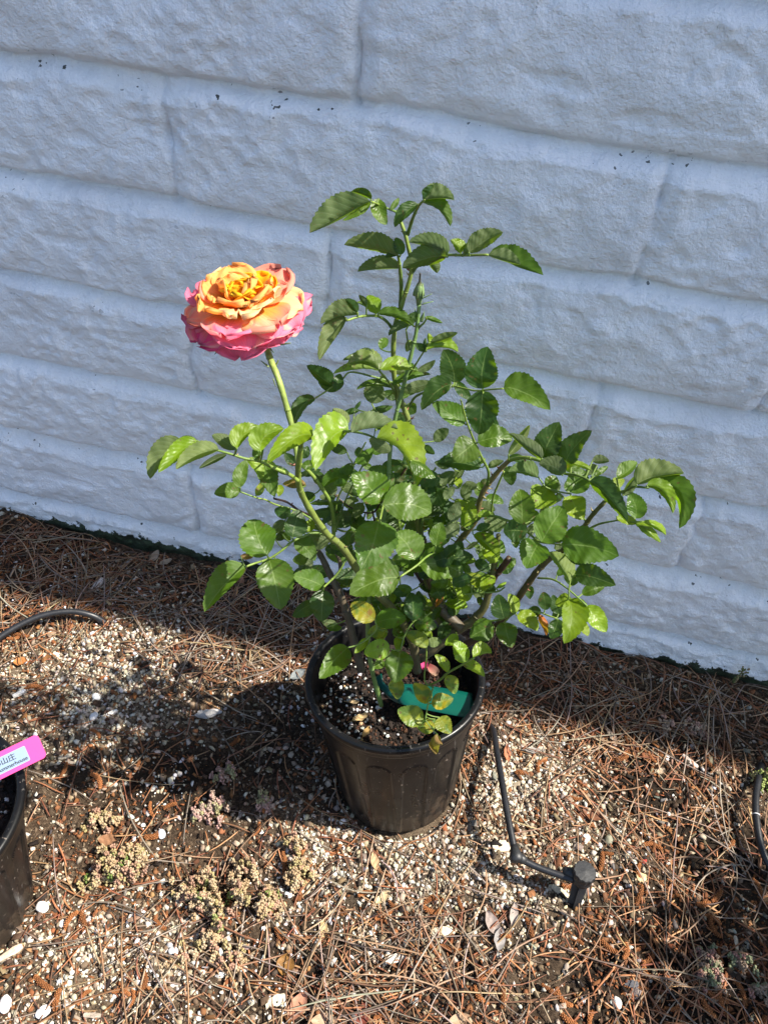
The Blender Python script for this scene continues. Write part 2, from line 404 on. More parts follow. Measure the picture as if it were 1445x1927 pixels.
def sample_xy(n, dens, x0=-.72, x1=.56, y0=-.64, y1=-.004):
    out = []
    tot = 0
    while tot < n:
        X = rng.uniform(x0, x1, n*2); Y = rng.uniform(y0, y1, n*2)
        k = rng.uniform(0, 1, n*2) < dens(X, Y); out.append(np.stack([X[k], Y[k]], -1)); tot += k.sum()
    return np.concatenate(out)[:n]
def off_pots(X, Y): return (np.hypot(X-POT_B[0], Y-POT_B[1]) > .060)
def colvar(n, cs, w, v=.15, g=.70):
    cs = np.array(cs)*g; k = rng.choice(len(cs), n, p=np.array(w)/sum(w))
    return np.clip(cs[k]*(1+rng.normal(0, v, (n, 1)))*(1+rng.normal(0, v*.25, (n, 3))), .005, .9)
def grit(name, n, smin, smax, cs, w, dens, label, cat, jit=.28, asp=(.6, .6), z=0, sm=True):
    P = sample_xy(n, lambda X, Y: off_pots(X, Y)*dens(X, Y))
    s = smin*(smax/smin)**(rng.uniform(0, 1, n)**2.0)
    sc = np.stack([s, s*rng.uniform(asp[0], 1, n), s*rng.uniform(asp[1]*.7, asp[1]*1.2, n)], -1)
    pos = np.stack([P[:, 0], P[:, 1], ground_h(P[:, 0], P[:, 1])+sc[:, 2]*.35+z], -1)
    V, Fc, C = grains(pos, sc, colvar(n, cs, w, .15, .95 if name == 'perlite' else (.82 if name == 'pale_grit' else .70)), jit)
    o = mesh_obj(name, V, Fc, M_grain, smooth=sm, col=C); tag(o, label, cat, kind='stuff'); return o
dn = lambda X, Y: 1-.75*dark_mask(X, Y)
def grav_d(X, Y): return dn(X, Y)*(.55+.45*patches(X, Y, [(960, 1500, .10, 1), (800, 1650, .10, 1), (650, 1640, .08, 1), (180, 1280, .12, 1), (330, 1180, .1, .8), (60, 1850, .12, .8)]))
grit('gravel', 46000, .0008, .0042, [(.36, .28, .19), (.52, .43, .32), (.20, .14, .09), (.07, .05, .035), (.66, .60, .5), (.28, .12, .05)], [5, 3, 4, 5, 2, 3], grav_d, 'fine tan sand and gravel grains strewn over the soil', 'gravel', .42, (.45, .55))
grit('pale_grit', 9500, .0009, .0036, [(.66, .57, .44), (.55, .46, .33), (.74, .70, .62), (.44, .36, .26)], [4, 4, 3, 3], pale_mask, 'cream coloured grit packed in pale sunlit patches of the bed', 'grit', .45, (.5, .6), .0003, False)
def perl_d(X, Y):
    q = sstep(-.05, .5, fbm(X*13, Y*13, 3, 500))
    left = sstep(.08, -.10, X)*.8+.3
    return np.clip(q*left*sstep(-.01, -.06, Y), 0, 1)*(1-.6*dark_mask(X, Y)*(X > .05))
grit('perlite', 3300, .0010, .0042, [(.74, .73, .70), (.58, .56, .53), (.62, .56, .46)], [4, 3, 3], perl_d, 'white perlite grains scattered on the soil around the pots', 'perlite', .5, (.45, .55), .0002, False)
def bark_d(X, Y):
    q = sstep(-.1, .45, fbm(X*9, Y*9, 3, 520)); b = patches(X, Y, [(200, 1760, .08, 1), (260, 1500, .06, .8), (1350, 1850, .1, .8), (850, 1880, .07, .7), (80, 1080, .12, .9), (560, 1650, .07, .6), (1000, 1380, .08, .7)])
    return np.clip(q*.6+b, 0, 1)*(1-.85*pale_mask(X, Y))
grit('bark_crumbs', 15000, .0010, .0036, [(.23, .085, .03), (.30, .12, .045), (.13, .05, .025), (.38, .2, .09)], [5, 3, 3, 1], bark_d, 'rust brown crumbs of bark and cone scales in the litter', 'bark crumbs', .6, (.25, .35), .0008, False)

# flat shards of bark, husk and leaf mould
def shards(n, dens):
    P = sample_xy(n, lambda X, Y: off_pots(X, Y)*dens(X, Y))
    L = .0022*(5.0**rng.uniform(0, 1, n)**1.6); Wd = L*rng.uniform(.18, .7, n); H = np.minimum(Wd*.25, .0009)
    B = np.array([(-.5, -.3, -1), (.42, -.5, -1), (.5, .35, -1), (-.35, .5, -1), (-.48, -.28, 1), (.40, -.46, 1), (.5, .3, 1), (-.33, .46, 1)])[None]*np.stack([L, Wd, H*.5], -1)[:, None, :]
    B = B*(1+rng.uniform(-.2, .2, (n, 8, 1)))
    B[:, :, 2] += (B[:, :, 0]/L[:, None])**2*L[:, None]*rng.uniform(-.1, .5, n)[:, None]
    V = np.einsum('nij,nkj->nki', rotmats(n, .75), B)+np.stack([P[:, 0], P[:, 1], ground_h(P[:, 0], P[:, 1])+.0016+rng.uniform(0, .0022, n)], -1)[:, None, :]
    Fq = np.array([(3, 2, 1, 0), (4, 5, 6, 7), (0, 1, 5, 4), (1, 2, 6, 5), (2, 3, 7, 6), (3, 0, 4, 7)])
    Fc = (Fq[None]+np.arange(n)[:, None, None]*8).reshape(-1, 4)
    return V.reshape(-1, 3), Fc, np.repeat(colvar(n, [(.20, .09, .04), (.09, .055, .035), (.34, .24, .15), (.50, .41, .30), (.28, .25, .22), (.30, .12, .045), (.035, .025, .02)], [4, 5, 3, 2, 2, 3, 4], .22), 8, 0)
V, Fc, C = shards(11000, lambda X, Y: .35+.65*sstep(-.3, .5, fbm(X*8, Y*8, 2, 530)))
tag(mesh_obj('leaf_litter', V, Fc, M_bark, smooth=False, col=C), 'small flat shards of bark, husk and leaf mould covering the soil', 'litter', kind='stuff')

# pine needles
def needles(n, dens, lo, hi, zt, mat_=False):
    P = sample_xy(n, lambda X, Y: dens(X, Y))
    L = rng.uniform(lo, hi, n); A = rng.uniform(0, 2*np.pi, n)
    cv = rng.normal(0, .45, n); S = 9
    t = np.linspace(-.5, .5, S)
    ang = A[:, None] + cv[:, None]*t[None]
    dx = np.cos(ang)*L[:, None]/S; dy = np.sin(ang)*L[:, None]/S
    X = P[:, :1]+np.cumsum(dx, 1)-dx.sum(1, keepdims=True)/2; Y = P[:, 1:]+np.cumsum(dy, 1)-dy.sum(1, keepdims=True)/2
    Y = np.minimum(Y, -.004)
    # keep clear of the pot
    for c, rad in ((POT_B, .066),):
        r = np.hypot(X-c[0], Y-c[1]); k = np.where(r < rad, rad/np.maximum(r, 1e-4), 1); X = c[0]+(X-c[0])*k; Y = c[1]+(Y-c[1])*k
    H = ground_h(X, Y); base = H.max(1, keepdims=True)*.5+H*.5
    tilt = rng.normal(0, .045, n)[:, None]*t[None]*L[:, None]*2
    Z = np.maximum(base + zt*rng.uniform(.1, 1, n)[:, None] + tilt + .0012, H+.0008)
    rad = rng.uniform(.00048, .00092, n)[:, None]*np.interp(np.abs(t), [0, .35, .5], [1, .9, .3])[None]
    nx, ny = -np.sin(ang), np.cos(ang)
    V = np.zeros((n, S, 3, 3))
    for k in range(3):
        a = k*2*np.pi/3+.5
        V[:, :, k, 0] = X+nx*rad*np.cos(a); V[:, :, k, 1] = Y+ny*rad*np.cos(a); V[:, :, k, 2] = Z+rad*np.sin(a)
    b = np.arange(n)[:, None, None]*S*3; s_ = np.arange(S-1)[None, :, None]*3; k_ = np.arange(3)[None, None]
    i0 = b+s_+k_; i1 = b+s_+(k_+1) % 3
    Fc = np.stack([i0, i1, i1+3, i0+3], -1).reshape(-1, 4)
    if mat_: cs = colvar(n, [(.30, .125, .055), (.22, .08, .04), (.40, .22, .11), (.14, .07, .04)], [5, 4, 3, 2], .2, .95); return V.reshape(-1, 3), Fc, np.repeat(cs, S*3, 0)
    cs = colvar(n, [(.38, .23, .13), (.48, .33, .20), (.25, .12, .065), (.36, .29, .23), (.20, .15, .11)], [4, 3, 3, 4, 3], .18)
    return V.reshape(-1, 3), Fc, np.repeat(cs, S*3, 0)
def need_d(X, Y):
    q = sstep(-.35, .5, fbm(X*6, Y*6, 3, 540))*.5
    b = patches(X, Y, [(150, 1080, .13, 1), (480, 1180, .09, .9), (1130, 1310, .08, 1), (1350, 1340, .06, 1), (1300, 1870, .10, .5), (700, 1880, .10, .7), (350, 1870, .1, .6), (900, 1880, .09, .6), (1000, 1700, .06, .4), (1420, 1560, .05, .4)])
    return np.clip((q*.30+b*.9)*(.35+.65*sstep(-.3, .3, fbm(X*13, Y*13, 2, 545))), .03, 1)
parts = [needles(1000, need_d, .05, .13, .007), needles(800, need_d, .015, .05, .004), needles(3600, lambda X, Y: np.clip(.12+need_d(X, Y)+.5*bark_d(X, Y), 0, 1)*(1-.8*pale_mask(X, Y)), .010, .045, .0025, True)]
off = 0; VV = []; FF = []; CC = []
for V, Fc, C in parts: VV.append(V); FF.append(Fc+off); CC.append(C); off += len(V)
o = mesh_obj('pine_needles', np.concatenate(VV), np.concatenate(FF), M_needle, col=np.concatenate(CC))
tag(o, 'dry brown pine needles lying in tangles over the ground', 'pine needles', kind='stuff')

# ------------------------------------------------------------------ small litter: catkins, dry leaves, wood chips, pebbles
def gz(x, y): return float(ground_h(np.array(x), np.array(y)))
def tube(pts, rad, seg=8, caps=True, col=None):
    pts = np.asarray(pts, float); n = len(pts); rad = np.broadcast_to(np.asarray(rad, float), (n,))
    T = np.gradient(pts, axis=0); T /= np.linalg.norm(T, axis=1)[:, None]+1e-12
    ref = np.array([0, 0, 1.]) if abs(T[0][2]) < .9 else np.array([1., 0, 0])
    nrm = unit(np.cross(T[0], ref)); V = []
    for i in range(n):
        nrm = unit(nrm - T[i]*(nrm@T[i])); b = np.cross(T[i], nrm)
        for k in range(seg):
            a = 2*np.pi*k/seg; V.append(pts[i]+rad[i]*(math.cos(a)*nrm+math.sin(a)*b))
    Fc = [(i*seg+k, i*seg+(k+1) % seg, (i+1)*seg+(k+1) % seg, (i+1)*seg+k) for i in range(n-1) for k in range(seg)]
    if caps: Fc += [tuple(range(seg))[::-1], tuple((n-1)*seg+k for k in range(seg))]
    return np.array(V), Fc
def smooth_pts(pts, n=6):
    pts = np.asarray(pts, float)
    if len(pts) < 3:
        t = np.linspace(0, 1, n+1)[:, None]; return pts[0]*(1-t)+pts[-1]*t
    P = np.vstack([2*pts[0]-pts[1], pts, 2*pts[-1]-pts[-2]]); out = []
    for i in range(1, len(P)-2):
        for t in np.linspace(0, 1, n, endpoint=False):
            a, b, c, d = P[i-1:i+3]
            out.append(.5*((2*b)+(c-a)*t+(2*a-5*b+4*c-d)*t*t+(3*b-a-3*c+d)*t**3))
    out.append(pts[-1]); return np.array(out)
def catkin_mesh(seed):
    r = np.random.default_rng(seed); L = .016+.008*r.random(); cv = r.uniform(.3, 2.4); n = 15
    t = np.linspace(0, 1, n); a = cv*(t-.5)
    x = np.cumsum(np.cos(a))*L/n; y = np.cumsum(np.sin(a))*L/n
    pts = np.stack([x-x.mean(), y-y.mean(), np.full(n, .0016)], -1)
    V, Fc = tube(pts, .0019*np.sin(np.pi*(t*.84+.08))**.5, 9)
    m = MB(); c = np.array([.30, .115, .04])*(.7+.6*r.random())
    m.add(V, Fc, c*.6)
    for i in range(1, n-1):                # scales
        for k in range(6):
            an = 2*np.pi*(k+.5*(i % 2))/6; rr = .0020*math.sin(math.pi*(t[i]*.84+.08))**.5
            d = np.array([-math.sin(a[i])*math.cos(an), math.cos(a[i])*math.cos(an), math.sin(an)])
            p = pts[i]+d*rr; m.add(ICV*np.array([.00062, .00062, .00050])+p, ICF.tolist(), np.clip(c*(.8+.6*r.random()), 0, 1))
    return m
cat_me = []
for s in range(7):
    cat_me.append(catkin_mesh(40+s))
spots = sample_xy(130, lambda X, Y: off_pots(X, Y)*np.clip(bark_d(X, Y)*.9+.06, 0, 1), -.62, .42, -.52, -.05)
spots = list(spots)
for px, py in [(1080, 1780), (1170, 1800), (1030, 1870), (1055, 1885), (1275, 1690), (1340, 1730), (995, 1755), (865, 1700), (815, 1790), (848, 1788), (250, 1880), (270, 1850), (230, 1870), (160, 1740), (300, 1740), (1230, 1450), (870, 1660), (720, 1730), (745, 1705), (690, 1680), (1200, 1690), (1140, 1790)]:
    g = G(px, py); spots.append((g[0], g[1]))
protos = []
for i, (x, y) in enumerate(spots):
    s = i % 7
    if i < 7: o = cat_me[s].build('pine_catkin', M_bark); protos.append(o)
    else: o = protos[s].copy(); COL.objects.link(o)
    o.location = (x, y, gz(x, y)+.0012); o.rotation_euler = (random.uniform(-.3, .3), random.uniform(-.3, .3), random.uniform(0, 6.28))
    k = random.uniform(.75, 1.15); o.scale = (k, k, k)
    zones = [((60, 1650), 'beside the left pot'), ((380, 1680), 'around the sedum clumps'), ((250, 1870), 'at the bottom left below the sedum'), ((720, 1720), 'in front of the middle pot'), ((1080, 1720), 'around the drip emitter'), ((1330, 1800), 'in the bottom right corner'), ((1200, 1400), 'on the needles at the upper right'), ((960, 1450), 'beside the straight drip tube'), ((200, 1150), 'near the arching hose at the left'), ((420, 1330), 'in the shade left of the middle pot'), ((850, 1880), 'at the bottom edge below the pot')]
    zn = min(zones, key=lambda z: math.hypot(*(G(*z[0])[:2]-np.array([x, y]))))[1]
    tag(o, 'small curled rust brown pine catkin '+zn, 'catkin', 'fallen pine catkins in the litter')

def dry_leaf(px, py, L, Wd, ang, c, label, curl=.25, z=.004, name='dry_leaf', cat='leaf', group='dry leaves lying in the litter'):
    nv, nu = 15, 7; V = []; uv = []
    for i in range(nv):
        v = i/(nv-1)
        for j in range(nu):
            u = j/(nu-1)*2-1; w = Wd*.5*math.sin(math.pi*min(1, v*.96+.02))**.8
            V.append(((v-.5)*L, u*w, curl*Wd*u*u*.6 + curl*L*.25*(2*v-1)**2 + .0006*math.sin(v*19+u*4))); uv.append((u, v))
    Fc = [(i*nu+j, (i+1)*nu+j, (i+1)*nu+j+1, i*nu+j+1) for i in range(nv-1) for j in range(nu-1)]
    m = MB(); cc = np.tile(np.array(c), (nv*nu, 1)); cc[np.abs(np.array(uv)[:, 0]) < .1] *= 1.15
    V = np.array(V); m.add(V, Fc, cc)
    st, sf = tube(smooth_pts([(-.5*L, 0, curl*L*.25), (-.5*L-.004, .0006, curl*L*.2)], 3), .0004, 5); m.add(st, sf, np.array(c)*.7)
    o = m.build(name, M_dry); g = G(px, py); o.location = (g[0], g[1], gz(g[0], g[1])+z)
    o.rotation_euler = (random.uniform(-.25, .25), random.uniform(-.25, .25), ang)
    tag(o, label, cat, group); return o
DL = [(720, 1690, .016, .008, .9, (.62, .47, .27), 'cream leaf with blunt end in front of the pot, upper of the two pale ones'),
      (609, 1752, .022, .009, 1.75, (.60, .44, .22), 'narrow pale yellow leaf below and left of the pot foot'),
      (538, 1816, .017, .016, 1.6, (.26, .13, .035), 'round glossy amber leaf at the bottom between sedum and pot'),
      (560, 1895, .026, .014, 1.2, (.50, .24, .15), 'salmon pink leaf near the bottom edge left of centre'),
      (680, 1915, .024, .012, 1.5, (.17, .045, .03), 'dark red leaf cut by the bottom edge of the photo'),
      (610, 1925, .022, .012, .2, (.48, .31, .20), 'tan leaf cut by the bottom edge beside the dark red one'),
      (705, 1625, .018, .008, 2.0, (.52, .33, .18), 'light brown leaf lying just in front of the pot foot'),
      (38, 1244, .016, .012, .3, (.46, .19, .06), 'orange leaf on the gravel at the left edge below the black hose'),
      (67, 1101, .022, .006, .5, (.62, .44, .24), 'straw coloured splinter of leaf near the wall at the left'),
      (290, 1050, .022, .010, 1.4, (.34, .27, .20), 'upright brown leaf against the wall foot, left of the leaf cluster'),
      (312, 1060, .018, .009, .9, (.36, .29, .21), 'right hand brown leaf of the cluster at the wall foot'),
      (952, 1424, .020, .008, 1.75, (.42, .16, .08), 'rust orange leaf beside the black drip tube'),
      (1115, 1535, .022, .014, -.3, (.20, .09, .05), 'curled chocolate brown leaf on the sand right of the tube'),
      (925, 1745, .024, .012, 2.2, (.30, .24, .21), 'grey brown leaf with a red stalk left of the emitter, upper one'),
      (936, 1775, .022, .011, 1.5, (.28, .26, .25), 'grey leaf below the grey brown one left of the emitter'),
      (962, 1730, .022, .008, 1.6, (.36, .30, .26), 'narrow taupe leaf between the grey leaves and the emitter'),
      (1000, 1420, .02, .008, .3, (.33, .30, .27), 'pale grey leaf in the shade behind the drip tube'),
      (390, 1352, .026, .010, .4, (.42, .40, .38), 'silvery leaf in the shadow left of the pot'),
      (205, 1585, .020, .011, .1, (.33, .17, .09), 'brown leaf lying above the left sedum clump'),
      (1155, 1385, .02, .008, -.6, (.45, .36, .27), 'buff leaf on the needles at the upper right'),
      (452, 1100, .02, .01, 2.4, (.30, .16, .10), 'dull brown leaf in the shade under the rose foliage'),
      (560, 1275, .02, .011, .8, (.20, .22, .22), 'slate coloured leaf in shadow beside the pot rim'),
      (1240, 1455, .012, .008, .5, (.55, .43, .3), 'small cream leaf on dark soil at the right'),
      (860, 1925, .02, .009, .5, (.40, .27, .17), 'brown leaf at the bottom edge right of centre')]
for q in DL: dry_leaf(*q)

def chip(px, py, L, Wd, ang, c, label, name='wood_chip', cat='wood chip', group='wood chips on the ground', H=.0035):
    m = MB(); n = 9; V = []
    for i in range(n):
        t = i/(n-1)
        w = Wd*.5*(1-.35*abs(2*t-1)**3)*(1+random.uniform(-.14, .14)); h = H*.5*(1+random.uniform(-.2, .2))
        x = (t-.5)*L+random.uniform(-.0004, .0004)
        ring = [(-w, -h), (-w*.96, h*.5), (-w*.5, h), (0, h*random.uniform(.7, 1.1)), (w*.5, h), (w*.97, h*.6), (w, -h)]
        V += [(x, a, b) for a, b in ring]
    Fc = [(i*7+k, i*7+(k+1) % 7, (i+1)*7+(k+1) % 7, (i+1)*7+k) for i in range(n-1) for k in range(7)] + [tuple(range(7))[::-1], tuple((n-1)*7+k for k in range(7))]
    m.add(np.array(V), Fc, np.array(c)); o = m.build(name, M_bark, smooth=False)
    g = G(px, py); o.location = (g[0], g[1], gz(g[0], g[1])+H*.6); o.rotation_euler = (random.uniform(-.15, .15), random.uniform(-.12, .12), ang)
    tag(o, label, cat, group)
chip(940, 1602, .017, .009, .45, (.72, .63, .47), 'pale squared wood chip beside the elbow of the drip tube')
chip(1052, 1682, .018, .006, -.35, (.70, .60, .42), 'long cream wood chip touching the emitter shadow')
chip(1205, 1655, .010, .009, .2, (.72, .52, .28), 'small yellow wood cube on the dark soil right of the emitter')
chip(519, 1884, .018, .008, .5, (.60, .55, .42), 'weathered grey cream chip at the bottom left of the pot')
chip(837, 1830, .022, .004, 2.0, (.45, .40, .34), 'thin grey splinter standing on end near the bottom')
chip(832, 1755, .020, .008, .35, (.62, .54, .40), 'flat straw wood flake in front of the pot')
chip(742, 1805, .018, .007, .5, (.66, .60, .52), 'pale broken flake among the needles below the pot')
chip(25, 1800, .02, .006, .9, (.60, .45, .33), 'buff bark strip at the left edge near the black pot')
chip(1180, 1860, .012, .006, .2, (.10, .10, .11), 'dark slate shard near the bottom right')
chip(395, 1345, .026, .007, .4, (.45, .43, .42), 'grey strip of wood in the shade left of the pot')
chip(210, 1340, .012, .005, .8, (.75, .72, .66), 'white sliver on the sunny gravel at the left')
chip(35, 1300, .014, .005, .9, (.82, .80, .76), 'bright white splinter by the left pot')
chip(1300, 1430, .02, .006, -.6, (.5, .42, .36), 'buff shred of bark at the upper right')
chip(185, 1095, .016, .008, 1.3, (.55, .50, .46), 'pale flake on the shaded soil near the wall')
for i in range(26):
    g = sample_xy(1, lambda X, Y: off_pots(X, Y)*.5, -.6, .4, -.52, -.05)[0]
    L = random.uniform(.008, .018)
    m = None
    chip(0, 0, L, L*random.uniform(.2, .45), random.uniform(0, 6.28), random.choice([(.4, .33, .26), (.25, .16, .11), (.55, .47, .36), (.18, .1, .07)]), 'little weathered sliver of wood or bark in the litter', group='small slivers in the litter', H=.002)
    o = list(COL.objects)[-1]; o.location = (g[0], g[1], gz(*g)+.002)
def pebble(px, py, r, c, label, asp=.75):
    V = ICV; me = MB()
    import bmesh
    bm = bmesh.new(); bmesh.ops.create_icosphere(bm, subdivisions=3, radius=1)
    V = np.array([v.co[:] for v in bm.verts]); Fc = [tuple(v.index for v in f.verts) for f in bm.faces]; bm.free()
    s = random.randint(0, 99); V = V*(1+.10*noise(V[:, 0:1]*1.6+V[:, 2:3], V[:, 1:2]*1.6, s))*np.array([1, asp, .6])*r
    me.add(V, Fc, np.array(c)); o = me.build('pebble', M_grain)
    g = G(px, py); o.location = (g[0], g[1], gz(g[0], g[1])+r*.35); o.rotation_euler = (0, 0, random.uniform(0, 6))
    tag(o, label, 'pebble', 'pebbles on the ground')
for q in [(1104, 1574, .0052, (.80, .80, .78), 'smooth white oval pebble right of the drip tube, beside the olive one'),
          (1148, 1578, .0056, (.26, .25, .18), 'olive grey pebble beside the white one on the sand'),
          (1131, 1588, .0036, (.85, .84, .82), 'little white pebble between the white and olive ones'),
          (1210, 1622, .0034, (.36, .04, .03), 'tiny red berry like pebble on bare soil at the right'),
          (82, 1712, .0062, (.80, .79, .76), 'white stone beside the foot of the left pot'),
          (14, 1896, .0070, (.82, .80, .77), 'white stone in the bottom left corner'),
          (84, 1908, .0060, (.80, .80, .80), 'white stone right of the corner stone at the bottom left'),
          (327, 1792, .0050, (.82, .82, .80), 'white pebble lying on dark bare soil at the lower left'),
          (305, 1574, .0048, (.62, .66, .72), 'bluish white pebble on rust litter above the sedum'),
          (180, 1307, .0056, (.82, .80, .76), 'round white pebble on the sunny gravel at the left'),
          (175, 1345, .0056, (.75, .73, .72), 'white pebble below the round one on the sunny gravel'),
          (542, 1680, .0040, (.80, .80, .80), 'small round white pebble left of the pot foot'),
          (1155, 1895, .0050, (.62, .6, .55), 'grey white pebble near the bottom right')]: pebble(*q)

# sedum clumps
def sedum(cpx, cpy, rad, n, label, cols, hgt=.026):
    g = G(cpx, cpy); m = MB()
    subs = [(rad*.8*math.sqrt(random.random()), random.uniform(0, 6.28)) for _ in range(max(3, n//7))]
    for i in range(int(n*2.3)):
        sr, sa = random.choice(subs); x = g[0]+sr*math.cos(sa)*1.15+random.gauss(0, .0055); y = g[1]+sr*math.sin(sa)*.75+random.gauss(0, .0045)
        r = min(rad, math.hypot(x-g[0], y-g[1]))
        z0 = gz(x, y); h = hgt*(1-.6*(r/rad)**2)*random.uniform(.5, 1.1); lx, ly = random.uniform(-.006, .006), random.uniform(-.006, .006)
        pts = smooth_pts([(x-lx, y-ly, z0-.001), (x-lx*.3, y-ly*.4, z0+h*.5), (x, y, z0+h)], 4)
        V, Fc = tube(pts, .0005, 4); m.add(V, Fc, (.32, .2, .12))
        c = np.array(random.choice(cols))
        for k in range(random.randint(20, 32)):
            t = random.random()**.6; p = pts[int(t*(len(pts)-1))]; d = unit(np.array([random.gauss(0, 1), random.gauss(0, 1), random.gauss(.3, .8)]))
            rr = random.uniform(.0009, .0015)*(1.1-.2*t)
            q = np.array(p)+d*rr*random.uniform(1.0, 2.1)
            m.add(ICV*rr*np.array([1, 1, 1.25])+q, ICF.tolist(), np.clip(c*random.uniform(.75, 1.25), 0, 1))
    o = m.build('sedum_plant', M_succ); tag(o, label, 'sedum', 'sedum clumps on the ground'); return o
TANP = [(.40, .28, .155), (.44, .33, .19), (.38, .22, .15), (.36, .29, .13), (.45, .34, .21)]
GRN = TANP+TANP+TANP+[(.24, .27, .09), (.14, .20, .04)]
sedum(240, 1655, .040, 46, 'tan and green sedum clump, the left one at the lower left', GRN)
sedum(425, 1680, .052, 84, 'largest sedum clump, tan with bright green shoots, left of the pot', GRN, .028)
sedum(545, 1625, .026, 26, 'tan sedum clump closest to the black pot', TANP)
sedum(395, 1790, .030, 22, 'sparse lowest sedum clump below the largest one', TANP, .016)
sedum(190, 1545, .022, 12, 'thin pinkish sedum sprigs above the left clump', TANP, .014)
sedum(430, 1500, .045, 34, 'pink brown sedum in the shadow behind the largest clump', [(.42, .26, .22), (.36, .26, .2), (.3, .28, .14)], .018)
sedum(1360, 1835, .055, 40, 'reddish sedum in the shaded lower right corner', [(.32, .17, .14), (.28, .2, .14), (.2, .22, .12)], .014)
sedum(1440, 1475, .016, 10, 'green and yellow sedum sprig beside the hose at the right edge', [(.3, .36, .1), (.45, .38, .16)], .028)
sedum(1290, 1370, .03, 14, 'pinkish sedum scattered in needles at the upper right', [(.42, .26, .2), (.4, .3, .22)], .012)
# weed at the wall foot
def weed(px, py, h, label):
    g = PY(px, py, -.012); m = MB()
    top = g+np.array([.006, -.002, h]); pts = smooth_pts([g, g+np.array([.002, -.004, h*.5]), top], 6)
    V, Fc = tube(pts, .0006, 5); m.add(V, Fc, (.2, .17, .09))
    for k in range(34):
        p = pts[random.randint(3, len(pts)-1)]; d = unit(np.array([random.gauss(0, 1), -abs(random.gauss(0, .6)), random.gauss(0, .7)]))
        q = p+d*random.uniform(.001, .006); m.add(ICV*np.array([.0016, .0008, .0022])*random.uniform(.6, 1.2)+q, ICF.tolist(), random.choice([(.16, .18, .06), (.26, .2, .1), (.1, .13, .04)]))
    o = m.build('weed', M_succ); tag(o, label, 'weed')
weed(1372, 1285, .034, 'small dried green weed growing at the foot of the wall on the right')

# ------------------------------------------------------------------ pots
RT_, RB_, PH = .0835, .0600, .165
def pot_matrix(b, r):
    ax = unit(r-b); x = unit(np.cross([0, 1, 0], ax)); y = np.cross(ax, x)
    return Matrix(((x[0], y[0], ax[0], b[0]), (x[1], y[1], ax[1], b[1]), (x[2], y[2], ax[2], b[2]), (0, 0, 0, 1)))
def pot_meshes(root):
    NT = 14*34; th = np.linspace(0, 2*np.pi, NT, endpoint=False)
    # outer wall from the foot up to below the rim, arched panels pressed in
    zs = np.concatenate([[0, .0015, .004], np.linspace(.007, .147, 100)])
    V = []
    for i, z in enumerate(zs):
        f = z/PH; r0 = RB_+(RT_-.004-RB_)*f
        if i == 0: r0 -= .003
        if i == 1: r0 -= .001
        u = ((th*14/(2*np.pi)) % 1)*2-1                        # -1..1 over a panel
        s = u*np.pi/14*r0                                       # metres from panel centre
        hw = .0118; zt = .128; arch = zt-hw+np.sqrt(np.maximum(hw*hw-s*s, 0))
        ins = np.where(np.abs(s) < hw, arch-z, -1)             # distance inside top edge
        edge = np.minimum(hw-np.abs(s), ins); 
        groove = -.0019*sstep(-.0003, .0012, edge) if z > .003 else 0*s
        lip = .0011*np.exp(-((edge+.0004)/.0008)**2)
        r = r0+groove+lip
        V.append(np.stack([r*np.cos(th), r*np.sin(th), np.full(NT, z)], -1))
    n = len(zs); V = np.concatenate(V); idx = np.arange(n*NT).reshape(n, NT); nx = np.roll(idx, -1, 1)
    Fc = np.stack([idx[:-1], nx[:-1], nx[1:], idx[1:]], -1).reshape(-1, 4)
    m = MB(); m.add(V, Fc.tolist()); 
    def lathe(prof, NT=112):
        t = np.linspace(0, 2*np.pi, NT, endpoint=False); V = np.concatenate([np.stack([r*np.cos(t), r*np.sin(t), np.full(NT, z)], -1) for r, z in prof])
        idx = np.arange(len(prof)*NT).reshape(-1, NT); nx = np.roll(idx, -1, 1)
        return V, np.stack([idx[:-1], nx[:-1], nx[1:], idx[1:]], -1).reshape(-1, 4).tolist()
    # inside and bottom
    f = .147/PH; ro = RB_+(RT_-.004-RB_)*f
    V, Fc = lathe([(.0005, .004), (RB_-.006, .004), (RB_-.002, .01), (ro-.003, .147)]); m.add(V, [q[::-1] for q in Fc])
    V, Fc = lathe([(RB_-.003, 0), (RB_-.010, 0), (RB_-.012, .003), (.0005, .003)]); m.add(V, [q[::-1] for q in Fc])
    body = m.build('pot_body', M_pot, root)
    m = MB(); V, Fc = lathe([(ro-.0005, .1465), (ro+.0012, .1475), (ro+.0018, .150), (ro+.0018, .156), (RT_-.0022, .1575), (RT_-.0004, .1585), (RT_, .1605), (RT_-.0002, .1630), (RT_-.0012, .1648), (RT_-.003, .1652), (RT_-.0052, .1648), (RT_-.0068, .1632), (RT_-.0074, .160), (ro-.0028, .147)])
    m.add(V, Fc); m.build('pot_rim', M_pot, root)
pot = empty('nursery_pot'); pot.matrix_world = pot_matrix(POT_B, POT_R)
tag(pot, 'whole black ribbed plastic pot in the middle holding the flowering rose', 'plant pot', 'black nursery pots'); pot_meshes(pot)
LB, LR = G(-72, 1705), G(-178, 1530, .165)
pot2 = pot.copy(); COL.objects.link(pot2); pot2.matrix_world = pot_matrix(LB, LR)
tag(pot2, 'black plastic pot cut off by the left edge under the pink tag', 'plant pot')
for ch in [c for c in COL.objects if c.parent == pot]:
    c = ch.copy(); COL.objects.link(c); c.parent = pot2

